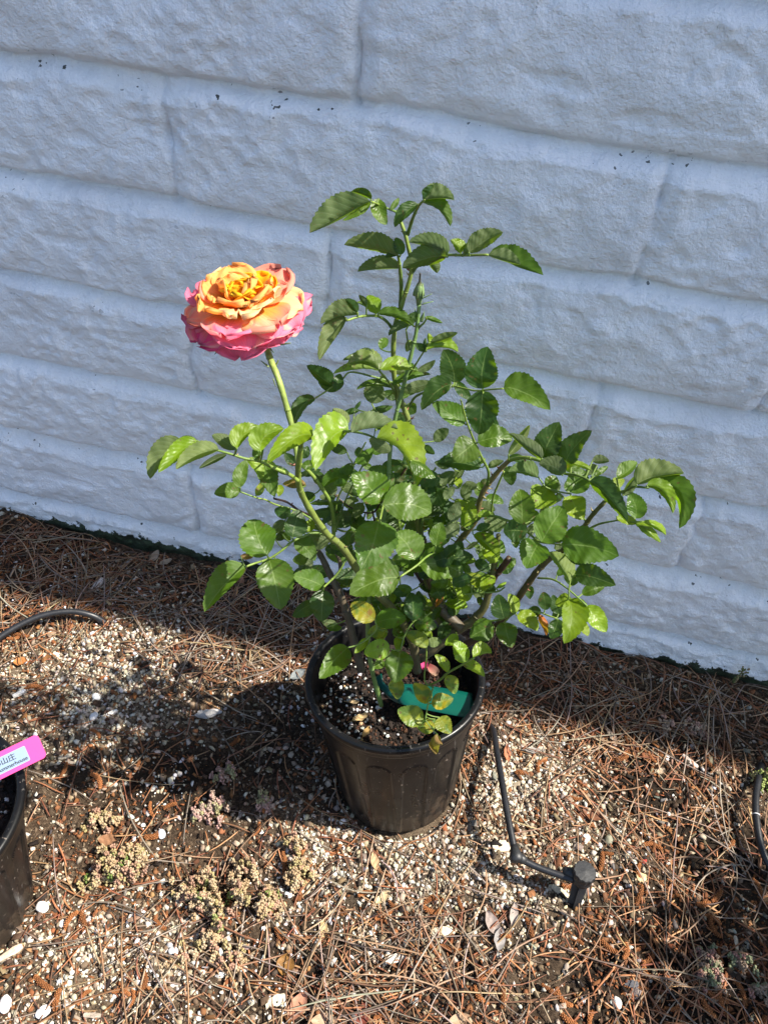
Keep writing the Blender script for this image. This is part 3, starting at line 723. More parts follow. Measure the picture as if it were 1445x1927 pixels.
def soil(name, pm, zs, label, dark):
    n = 90; m = MB(); r = np.linspace(0, 1, 34); t = np.linspace(0, 2*np.pi, n, endpoint=False)
    Rr, T = np.meshgrid(r, t, indexing='ij'); rad = .0735
    X, Y = Rr*rad*np.cos(T), Rr*rad*np.sin(T); Z = zs+.004*fbm(X*40, Y*40, 3, 600)+.0015*noise(X*300, Y*300, 610)
    V = np.stack([X, Y, Z], -1).reshape(-1, 3); idx = np.arange(34*n).reshape(34, n); nx = np.roll(idx, -1, 1)
    Fc = np.stack([idx[:-1], idx[1:], nx[1:], nx[:-1]], -1).reshape(-1, 4)
    m.add(V, Fc.tolist(), (.018, .012, .009))
    k = 2300; a = rng.uniform(0, 2*np.pi, k); rr = rad*.97*np.sqrt(rng.uniform(0, 1, k)); px, py = rr*np.cos(a), rr*np.sin(a)
    pz = zs+.004*fbm(px*40, py*40, 3, 600)
    s = rng.uniform(.0009, .0021, k)
    V, Fc, C = grains(np.stack([px, py, pz+.0008], -1), np.stack([s, s*.8, s*.7], -1), colvar(k, [(.03, .02, .014), (.10, .045, .025), (.016, .012, .01)], [5, 3, 4]))
    m.add(V, Fc.tolist(), C)
    k = 150; a = rng.normal(3.5, .6, k) if not dark else rng.uniform(0, 6.28, k); rr = rad*.95*np.sqrt(rng.uniform(0.03, 1, k)); px, py = rr*np.cos(a), rr*np.sin(a)
    s = rng.uniform(.0009, .0023, k); pz = zs+.004*fbm(px*40, py*40, 3, 600)
    V, Fc, C = grains(np.stack([px, py, pz+.0013], -1), np.stack([s, s*.85, s*.8], -1), colvar(k, [(.80, .80, .78), (.62, .6, .56), (.6, .42, .22)], [5, 2, .5]))
    m.add(V, Fc.tolist(), C)
    o = m.build(name, M_grain, smooth=False); o.matrix_world = pm; tag(o, label, 'soil', kind='stuff')
soil('potting_soil', pot_matrix(POT_B, POT_R), .128, 'dark potting mix with white perlite inside the middle pot', False)
soil('potting_soil', pot_matrix(LB, LR), .135, 'reddish bark potting mix inside the left pot', True)
PM = np.array(pot_matrix(POT_B, POT_R))
def plane_pt(px, py, zl):                 # ray meets the plane z=zl of the leaning pot
    o = PM[:3, 3]+PM[:3, 2]*zl; n = PM[:3, 2]; d = ray(px, py); return CAM+d*((o-CAM)@n/(d@n))

# ------------------------------------------------------------------ labels in the pots
def strip_px(name, quad, zoff, mat_, parent, thick=.0007, corner=.0, col=None):
    pass
def slab_from_poly(P, thick, mat_, name, parent, nrm):
    P = np.array(P); n = len(P); V = np.vstack([P+nrm*thick/2, P-nrm*thick/2])
    Fc = [tuple(range(n)), tuple(range(n, 2*n))[::-1]]+[(i, i+n, (i+1) % n+n, (i+1) % n) for i in range(n)]
    return mesh_obj(name, V, Fc, mat_, parent, smooth=False)
def round_poly(x0, y0, x1, y1, r, k=6):
    out = []
    for cx, cy, a0 in ((x1-r, y1-r, 0), (x0+r, y1-r, 90), (x0+r, y0+r, 180), (x1-r, y0+r, 270)):
        for i in range(k+1):
            a = R(a0+90*i/k); out.append((cx+r*math.cos(a), cy+r*math.sin(a)))
    return out
# pink tag: origin at its lower right corner in the photo, local x along its length
tg = empty('plant_tag')
zt = .192
o0 = G(89, 1424, zt); nrm = unit(CAM-o0)
def on_plane(px, py):
    d = ray(px, py); return CAM+d*((o0-CAM)@nrm/(d@nrm))
ex = unit(on_plane(89, 1424)-on_plane(0, 1468)); ey = unit(np.cross(nrm, ex))
wid = abs((on_plane(71, 1381)-on_plane(89, 1424))@ey)
mt = Matrix(((ex[0], ey[0], nrm[0], o0[0]), (ex[1], ey[1], nrm[1], o0[1]), (ex[2], ey[2], nrm[2], o0[2]), (0, 0, 0, 1)))
tg.matrix_world = mt
def local_poly(name, pts, z, th, m_, parent):
    V = np.array([(x, y, z) for x, y in pts]); return slab_from_poly(V, th, m_, name, parent, np.array([0, 0, 1.]))
Lt = .125; pxm = np.linalg.norm(on_plane(89, 1424)-on_plane(0, 1468))/np.hypot(89, 44)
local_poly('tag_strip', round_poly(-Lt, 0, 0, wid, .0032), 0, .0007, M_pink, tg)
lx1 = -(np.hypot(89-56, 1424-1432))*pxm*.94
lab = local_poly('printed_label', round_poly(-.085, wid*.17, lx1, wid*.80, .0010), .0007, .0003, M_label, tg)
def text_mesh(body, size, x_right, y, parent, z, mat_, sx=1.0, bold=.0):
    cu = bpy.data.curves.new('lettering', 'FONT'); cu.body = body; cu.size = size; cu.align_x = 'RIGHT'; cu.offset = bold; cu.extrude = .00008
    t = bpy.data.objects.new('lettering', cu); COL.objects.link(t); bpy.context.view_layer.update()
    me = bpy.data.meshes.new_from_object(t.evaluated_get(bpy.context.evaluated_depsgraph_get())); bpy.data.objects.remove(t)
    me.materials.clear(); me.materials.append(mat_); me.name = 'lettering'
    o = bpy.data.objects.new('lettering', me); COL.objects.link(o); o.parent = parent; o.location = (x_right, y, z); o.scale = (sx, 1, 1); return o
text_mesh('a Summerhouse', .0039, lx1-.0012, wid*.255, lab, .0010, M_ink, .98, .00005)
text_mesh('鄉山庄', .0054, lx1-.0082, wid*.49, lab, .0010, M_ink, 1.0, .00003)
tag(tg, 'bright pink plastic tag with pale blue printed label leaning out of the left pot', 'plant tag')
# teal tag lying across the pot: a twisted strip
def teal_tag():
    L = [(694, 1262, .012), (712, 1284, .010), (735, 1305, .004), (757, 1312, .0), (790, 1322, .0), (850, 1338, .0), (890, 1348, .0)]
    up = [(718, 1268), (722, 1285), (742, 1295), (757, 1288), (796, 1290), (850, 1298), (890, 1306)]
    lo = [(704, 1276), (714, 1294), (738, 1318), (757, 1326), (790, 1334), (850, 1346), (888, 1353)]
    A = smooth_pts([plane_pt(*q, .150+.004*(i > 2)) for i, q in enumerate(up)], 5); B = smooth_pts([plane_pt(*q, .143+.009*(i > 2)) for i, q in enumerate(lo)], 5)
    n = len(A); V = []; W = 5
    for i in range(n):
        for k in range(W):
            t = k/(W-1); e = 1.0
            c = (A[i]+B[i])/2; V.append(c+(A[i]-c)*(1-2*t))
    # rounded free end
    V = np.array(V); V[-W] = V[-W]*.9+V[-W*2]*.1; V[-1] = V[-1]*.9+V[-W-1]*.1
    Fc = [(i*W+k, i*W+k+1, (i+1)*W+k+1, (i+1)*W+k) for i in range(n-1) for k in range(W-1)]
    o = mesh_obj('plant_tag', V, Fc, M_teal); s = o.modifiers.new('thickness', 'SOLIDIFY'); s.thickness = .0008; s.offset = 0
    tag(o, 'teal green plastic plant tag lying twisted across the middle pot', 'plant tag')
teal_tag()
# pink petals fallen on the potting mix
def fallen_petal(px, py, s, ang, c1, c2, label):
    g = plane_pt(px, py, .137); m = MB(); V = []; C = []; nv, nu = 10, 7
    for i in range(nv):
        v = i/(nv-1)
        for j in range(nu):
            u = j/(nu-1)*2-1; w = s*.42*math.sin(math.pi*(v*.8+.16))**.7
            V.append(((v-.5)*s, u*w, s*.35*u*u+s*.2*(v-.5)**2)); C.append(np.array(c1)*(1-v)+np.array(c2)*v)
    Fc = [(i*nu+j, (i+1)*nu+j, (i+1)*nu+j+1, i*nu+j+1) for i in range(nv-1) for j in range(nu-1)]
    m.add(np.array(V), Fc, np.array(C)); o = m.build('fallen_petal', M_petal); o.location = g; o.rotation_euler = (.2, .1, ang); tag(o, label, 'petal')
fallen_petal(812, 1265, .013, 2.4, (.70, .5, .35), (.55, .16, .16), 'pale red fallen petal with a cream tip on the potting mix')
fallen_petal(796, 1254, .010, 1.7, (.85, .12, .35), (.8, .1, .3), 'hot pink fallen petal beside the cream tipped one')
for (px, py, L, Wd, a, c, lb) in [(678, 1352, .018, .008, .8, (.60, .42, .20), 'golden dry leaf on the potting mix'), (665, 1322, .010, .005, .3, (.5, .36, .2), 'small tan dry leaf above the golden one in the pot'), (690, 1378, .012, .006, 1.2, (.5, .32, .12), 'little brown leaf against the front inside of the pot')]:
    dry_leaf(px, py, L, Wd, a, c, lb); o = list(COL.objects)[-1]; o.location = plane_pt(px, py, .134)

# ------------------------------------------------------------------ drip irrigation
def hose(name, pts, rad, label, cat='drip tube', parent=None, seg=14):
    V, Fc = tube(smooth_pts(pts, 10), rad, seg); o = mesh_obj(name, V, Fc, M_tube, parent)
    if label: tag(o, label, cat)
    return o
dz = lambda px, py, z: G(px, py, z)
line = empty('drip_line', tuple(G(972, 1612, 0))); 
def par(o):                                # keep world place under a moved empty
    o.parent = line; o.matrix_parent_inverse = line.matrix_world.inverted(); return o
bpy.context.view_layer.update()
A_ = [dz(905, 1366, -.012), dz(926, 1371, .004), dz(934, 1410, .022), dz(944, 1470, .036), dz(956, 1540, .040), dz(968, 1602, .038)]
par(hose('tube', A_, .0033, ''))
B_ = [dz(976, 1616, .037), dz(1010, 1632, .036), (dz(1045, 1645, .036)), dz(1078, 1656, .037)]
par(hose('tube', B_, .0032, ''))
# elbow: a stubby cone collar on each arm
e = dz(971, 1612, .038); ud = unit(A_[-2]-A_[-1])
V, Fc = tube([e+ud*.010, e+ud*.0065, e+ud*.001, e-ud*.004, e-ud*.0055], [.0034, .0042, .0062, .0066, .0040], 14); m = MB(); m.add(V, Fc)
V, Fc = tube([e, e+unit(B_[1]-B_[0])*.006, e+unit(B_[1]-B_[0])*.010], [.0050, .0044, .0035], 12); m.add(V, Fc); par(m.build('elbow', M_emit))
tag(line, 'black drip tube bent at an elbow, right of the middle pot above the sand', 'drip tube')
em = empty('drip_emitter', tuple(G(1072, 1728, 0))); bpy.context.view_layer.update()
def pare(o): o.parent = em; o.matrix_parent_inverse = em.matrix_world.inverted(); return o
hd = dz(1101, 1640, .050); ft = dz(1070, 1738, -.01); ax = unit(hd-ft)
top_ax = unit(ax*.6+np.array([0, -.15, .8])); 
m = MB()
V, Fc = tube([hd-top_ax*.016, hd-top_ax*.0145, hd-top_ax*.006], [.0090, .0100, .0088], 24); m.add(V, Fc)
V, Fc = tube([hd-top_ax*.011, hd-top_ax*.011+unit(B_[2]-B_[3])*.012, hd-top_ax*.011+unit(B_[2]-B_[3])*.018], [.0052, .0048, .0034], 14); m.add(V, Fc)
pare(m.build('emitter_body', M_emit))
# knurled cap
x = unit(np.cross(top_ax, [0, 1, 0])); y = np.cross(top_ax, x); m = MB(); NS = 48; V = []
for r, z in ((.0082, -.008), (.0098, -.0078), (.0100, -.0015), (.0094, 0), (.0040, .0004), (.0001, .0008)):
    for k in range(NS):
        a = 2*math.pi*k/NS; rr = r*(1+(.07 if (k % 4) < 2 and r > .009 else 0)); V.append(hd+rr*math.cos(a)*x+rr*math.sin(a)*y+top_ax*z)
Fc = [(i*NS+k, i*NS+(k+1) % NS, (i+1)*NS+(k+1) % NS, (i+1)*NS+k) for i in range(5) for k in range(NS)]; m.add(np.array(V), Fc); pare(m.build('cap', M_emit, smooth=False))
# ribbed stake with a cross section
m = MB(); p0 = hd-top_ax*.012
for ang, wd_ in ((0, .0075), (90, .0055)):
    s = unit(x*math.cos(R(ang))+y*math.sin(R(ang))); t = np.cross(ax, s)
    V = []
    for f, w in ((0, wd_), (.5, wd_*.8), (.85, wd_*.5), (1, .0012)):
        c = p0*(1-f)+ft*f
        V += [c+s*w+t*.0011, c-s*w+t*.0011, c-s*w-t*.0011, c+s*w-t*.0011]
    Fc = [(i*4+k, i*4+(k+1) % 4, (i+1)*4+(k+1) % 4, (i+1)*4+k) for i in range(3) for k in range(4)]+[(0, 1, 2, 3), (15, 14, 13, 12)]; m.add(np.array(V), Fc)
pare(m.build('stake', M_emit, smooth=False))
tag(em, 'black drip emitter with knurled round cap on a stake, ending the bent tube', 'drip emitter')
hose('drip_hose', [dz(-80, 1270, .008), dz(-20, 1215, .010), dz(20, 1186, .014), dz(75, 1160, .017), dz(130, 1151, .015), dz(172, 1158, .008), dz(198, 1172, -.004)], .0038, 'black drip hose arching over the gravel at the left edge', 'drip hose')
h2 = empty('drip_hose', tuple(G(1425, 1500, 0))); bpy.context.view_layer.update()
P2 = [dz(1432, 1440, -.006), dz(1428, 1462, .008), dz(1422, 1500, .016), dz(1424, 1550, .018), dz(1436, 1605, .016), dz(1465, 1660, .010)]
o = hose('tube', P2, .0036, ''); o.parent = h2; o.matrix_parent_inverse = h2.matrix_world.inverted()
pm_ = smooth_pts(P2, 10); i = 27
V, Fc = tube([pm_[i]-unit(pm_[i+1]-pm_[i])*.0004, pm_[i]+unit(pm_[i+1]-pm_[i])*.0004], [.00375, .00375], 16); mk = mesh_obj('painted_ring', V, Fc, M_white, h2); mk.matrix_parent_inverse = h2.matrix_world.inverted()
tag(h2, 'black drip hose with a thin white ring at the right edge', 'drip hose')

# ------------------------------------------------------------------ the rose
rose = empty('rose_bush', tuple(plane_pt(760, 1270, .13)))
bpy.context.view_layer.update(); RINV = rose.matrix_world.inverted()
tag(rose, 'leafy rose bush with one large pink and yellow bloom, growing in the middle pot', 'rose bush')
def rp(o, parent=None):
    if parent is None: o.parent = rose; o.matrix_parent_inverse = RINV
    else: o.parent = parent
    return o
GREEN, LIME, OLIVE, BROWN, GREY = (.10, .17, .03), (.18, .25, .04), (.10, .105, .03), (.055, .028, .016), (.085, .066, .042)
STEMS = []        # world polylines for leaves to attach to
def stem(pts, w0, w1, y0, y1, c0, c1=None, thorns=0, name='stem', top_round=True):
    c1 = c1 or c0
    n = len(pts); ys = np.linspace(y0, y1, n)
    P = [PY(q[0], q[1], ys[i]) for i, q in enumerate(pts)]
    S = smooth_pts(P, 6); m_ = len(S); wpx = np.linspace(w0, w1, m_)
    dist = np.linalg.norm(S-CAM, axis=1); rad = wpx/2/F*dist
    rad = rad*(1+.06*np.array([math.sin(i*1.7+n) for i in range(m_)]))
    V, Fc = tube(S, rad, 9); t = np.repeat(np.linspace(0, 1, m_), 9)[:, None]
    C = np.array(c0)*(1-t)+np.array(c1)*t
    m = MB(); m.add(V, Fc, C)
    T = np.gradient(S, axis=0); T /= np.linalg.norm(T, axis=1)[:, None]
    # node rings
    for k in range(9, m_-3, 13):
        V, Fc = tube([S[k]-T[k]*.0009, S[k]-T[k]*.0002, S[k]+T[k]*.0008], [rad[k]*1.0, rad[k]*1.16, rad[k]*.98], 9); m.add(V, Fc, C[k*9]*.85)
    for k in range(thorns):
        i = random.randint(1, m_-2); a = random.uniform(0, 6.28); b = unit(np.cross(T[i], [0.3, .9, .2])); c = np.cross(T[i], b)
        d = b*math.cos(a)+c*math.sin(a); L = random.uniform(.0022, .0042)*(1 if rad[i] > .0012 else .5); s = S[i]+d*rad[i]*.7
        V, Fc = tube([s-T[i]*.0002, s+d*L*.5, s+d*L-T[i]*L*.35], [min(.0011, rad[i]*.8), .0005, .00006], 6); m.add(V, Fc, (.24, .09, .05) if random.random() < .6 else (.3, .24, .1))
    o = rp(m.build(name, M_stem)); STEMS.append((S, [q for q in pts])); return o
# canes
stem([(745, 395), (757, 425), (766, 455), (774, 508), (757, 570), (742, 622), (741, 700), (750, 742), (768, 790), (777, 840), (779, 920), (790, 1000), (800, 1080), (822, 1140), (848, 1178), (830, 1215)], 6, 15, -.185, -.215, LIME, OLIVE, 16, 'cane')
stem([(789, 570), (784, 620), (773, 670), (757, 735), (743, 790), (734, 850), (731, 900), (722, 980), (702, 1080), (692, 1160), (697, 1246), (717, 1328)], 7, 9, -.195, -.255, (.13, .22, .06), (.12, .19, .05), 0, 'cane')
stem([(498, 640), (504, 662), (512, 685), (525, 717), (548, 797), (557, 842), (561, 890)], 13, 10, -.243, -.295, (.28, .34, .09), LIME, 3, 'cane')
stem([(566, 838), (561, 901), (574, 943), (612, 1001), (643, 1029), (674, 1074), (702, 1110), (742, 1150), (775, 1205), (785, 1262)], 11, 17, -.300, -.235, LIME, GREY, 7, 'cane')
stem([(594, 1030), (607, 1052), (622, 1083), (640, 1119), (656, 1165), (668, 1215), (680, 1262)], 11, 16, -.20, -.235, GREY, GREY, 0, 'cane')
stem([(958, 866), (934, 891), (906, 932), (893, 981), (861, 1022), (838, 1060), (822, 1100), (815, 1140), (835, 1180)], 9, 15, -.20, -.21, (.16, .13, .045), OLIVE, 14, 'cane')
stem([(1138, 944), (1114, 970), (1097, 994), (1083, 1012), (1060, 1035), (1041, 1046), (1014, 1071), (996, 1095), (972, 1130), (948, 1165), (912, 1195), (868, 1215)], 8, 15, -.235, -.215, OLIVE, BROWN, 10, 'cane')
stem([(938, 1006), (931, 1057), (924, 1091), (912, 1140), (889, 1168), (862, 1185), (835, 1205), (802, 1229), (765, 1250)], 9, 25, -.205, -.23, OLIVE, GREY, 4, 'cane')
stem([(958, 1050), (945, 1068), (931, 1084), (924, 1098)], 12, 13, -.21, -.208, BROWN, BROWN, 0, 'cane_stub')
stem([(797, 1015), (800, 1060), (812, 1100), (825, 1130), (836, 1152), (868, 1182)], 12, 21, -.205, -.222, (.10, .065, .03), GREY, 9, 'cane')
stem([(768, 1010), (775, 1060), (790, 1090), (806, 1110)], 6, 8, -.2, -.21, BROWN, BROWN, 0, 'twig')
stem([(628, 930), (660, 955), (700, 965), (720, 940), (765, 880)], 3, 4, -.19, -.2, BROWN, BROWN, 3, 'twig')
stem([(735, 985), (715, 1010), (700, 960), (690, 930)], 3, 4, -.19, -.2, BROWN, BROWN, 1, 'twig')
stem([(628, 1030), (640, 1060), (640, 1100), (648, 1150)], 7, 9, -.18, -.2, GREY, GREY, 0, 'twig')
stem([(515, 938), (540, 945), (565, 962), (590, 972), (612, 985)], 4, 5, -.21, -.22, BROWN, BROWN, 1, 'twig')
PET = [  # petioles and leaf stalks: points, w0, w1, y0, y1
 ([(566, 842), (571, 830), (590, 823), (625, 812), (657, 811), (688, 817), (709, 826)], 7, 4, -.300, -.335),
 ([(561, 905), (543, 892), (514, 880), (490, 868), (462, 863), (430, 853), (408, 847)], 8, 4, -.300, -.325),
 ([(536, 854), (578, 884), (605, 918), (624, 953), (628, 1001), (626, 1030)], 7, 8, -.235, -.225),
 ([(958, 866), (983, 861), (1014, 866), (1038, 880), (1062, 891), (1085, 894), (1109, 904)], 8, 4, -.20, -.24),
 ([(1104, 998), (1128, 986), (1163, 979)], 5, 3, -.235, -.25),
 ([(1138, 944), (1155, 930), (1180, 922), (1194, 916), (1220, 918)], 6, 4, -.235, -.25),
 ([(752, 1086), (783, 1065), (800, 1050), (815, 1040)], 4, 4, -.285, -.25),
 ([(461, 1067), (480, 1060), (507, 1051), (530, 1036), (550, 1019), (570, 1010), (591, 1003), (618, 1008)], 4, 5, -.31, -.27),
 ([(609, 1105), (620, 1095), (630, 1085), (643, 1068), (650, 1053), (660, 1048)], 4, 4, -.285, -.265),
 ([(714, 984), (718, 965), (722, 948), (728, 935), (745, 960), (752, 1000)], 4, 4, -.31, -.24),
 ([(947, 731), (920, 733), (896, 735), (875, 731), (852, 727), (820, 731), (799, 738), (781, 747), (771, 762)], 3, 5, -.235, -.195),
 ([(909, 737), (905, 760), (893, 790)], 3, 3, -.24, -.24),
 ([(867, 752), (877, 790), (893, 832), (906, 860), (919, 887), (917, 912)], 3, 6, -.225, -.205),
 ([(593, 749), (615, 735), (643, 714), (660, 700), (700, 708), (741, 720)], 3, 4, -.215, -.19),
 ([(652, 603), (674, 596), (692, 594), (712, 595), (728, 605), (741, 622)], 4, 6, -.225, -.19),
 ([(918, 479), (878, 480), (837, 480), (802, 491), (785, 500), (774, 515)], 4, 7, -.225, -.187),
 ([(747, 478), (750, 486), (753, 510), (755, 540), (754, 575)], 4, 9, -.20, -.187),
 ([(795, 378), (786, 390), (776, 412), (767, 441)], 4, 7, -.20, -.187),
 ([(697, 378), (712, 384), (730, 392), (745, 398)], 3, 4, -.215, -.187),
 ([(714, 698), (733, 721), (744, 745), (748, 765)], 4, 5, -.215, -.19),
 ([(799, 659), (788, 676), (775, 697), (765, 712)], 3, 4, -.215, -.2),
 ([(764, 620), (767, 640), (771, 658)], 3, 4, -.2, -.2),
 ([(804, 597), (797, 608), (786, 620), (778, 650)], 3, 5, -.2, -.2),
 ([(499, 940), (481, 936), (451, 925)], 3, 3, -.255, -.26), ([(499, 940), (520, 950), (560, 962), (600, 985)], 3, 4, -.255, -.24),
 ([(812, 1152), (800, 1160), (778, 1170), (761, 1197), (754, 1223)], 3, 3, -.25, -.275),
 ([(706, 1168), (708, 1185), (691, 1203), (672, 1214), (655, 1219)], 3, 3, -.27, -.285),
 ([(706, 1168), (715, 1155), (740, 1140), (760, 1135)], 3, 3, -.27, -.24),
 ([(892, 1238), (868, 1252), (842, 1267), (826, 1281), (802, 1290), (780, 1286)], 4, 4, -.265, -.255),
 ([(815, 1294), (810, 1310), (806, 1323), (800, 1355)], 3, 3, -.265, -.29), ([(803, 1197), (802, 1240), (799, 1281), (815, 1294)], 3, 3, -.25, -.265),
 ([(1012, 1088), (1041, 1091), (1069, 1109), (1104, 1140)], 4, 3, -.225, -.255),
 ([(1074, 1085), (1071, 1105), (1070, 1126)], 3, 3, -.245, -.255),
 ([(1047, 1164), (1030, 1158), (1014, 1152), (990, 1149), (972, 1150), (945, 1165), (915, 1170)], 3, 4, -.24, -.225),
 ([(948, 1172), (960, 1160), (972, 1152)], 3, 3, -.24, -.24),
 ([(1057, 1026), (1040, 1023), (1028, 1022), (1014, 1019), (1000, 1008), (985, 995), (978, 985), (953, 979), (934, 972), (910, 970), (896, 980)], 3, 6, -.265, -.205),
 ([(1074, 929), (1055, 926), (1028, 917), (1018, 905), (1012, 897)], 3, 3, -.225, -.22), ([(1028, 917), (1060, 935), (1090, 965), (1105, 985)], 3, 4, -.22, -.22),
 ([(948, 887), (938, 910), (928, 936), (925, 967), (926, 985)], 4, 4, -.2, -.2), ([(889, 998), (906, 995), (924, 996), (940, 1000)], 3, 4, -.215, -.2),
 ([(903, 1046), (910, 1058), (917, 1074), (924, 1086)], 3, 4, -.21, -.205), ([(861, 1121), (894, 1116), (934, 1114), (950, 1105)], 3, 3, -.235, -.225), ([(934, 1114), (915, 1112), (905, 1125)], 3, 3, -.225, -.2),
 ([(710, 775), (700, 840), (680, 880), (655, 930), (640, 970), (632, 1000)], 2, 4, -.2, -.21), ([(663, 870), (655, 900), (635, 940), (630, 985)], 3, 4, -.215, -.22),
 ([(688, 832), (672, 862), (655, 890)], 3, 3, -.21, -.215),
 ([(855, 900), (868, 880), (880, 850)], 3, 3, -.19, -.19), ([(835, 960), (845, 930), (855, 900)], 4, 3, -.2, -.19),
 ([(820, 880), (808, 900), (800, 930), (792, 1000)], 4, 5, -.2, -.21)]
for p in PET: stem(p[0], p[1], p[2], p[3], p[4], LIME, GREEN, 1 if p[1] > 6 else 0, 'leaf_stalk')

REG = {'A': (560, 330, 2.89), 'B': (260, 460, 3.6125), 'C': (370, 780, 2.89), 'D': (820, 780, 2.89), 'E': (540, 1130, 3.44)}
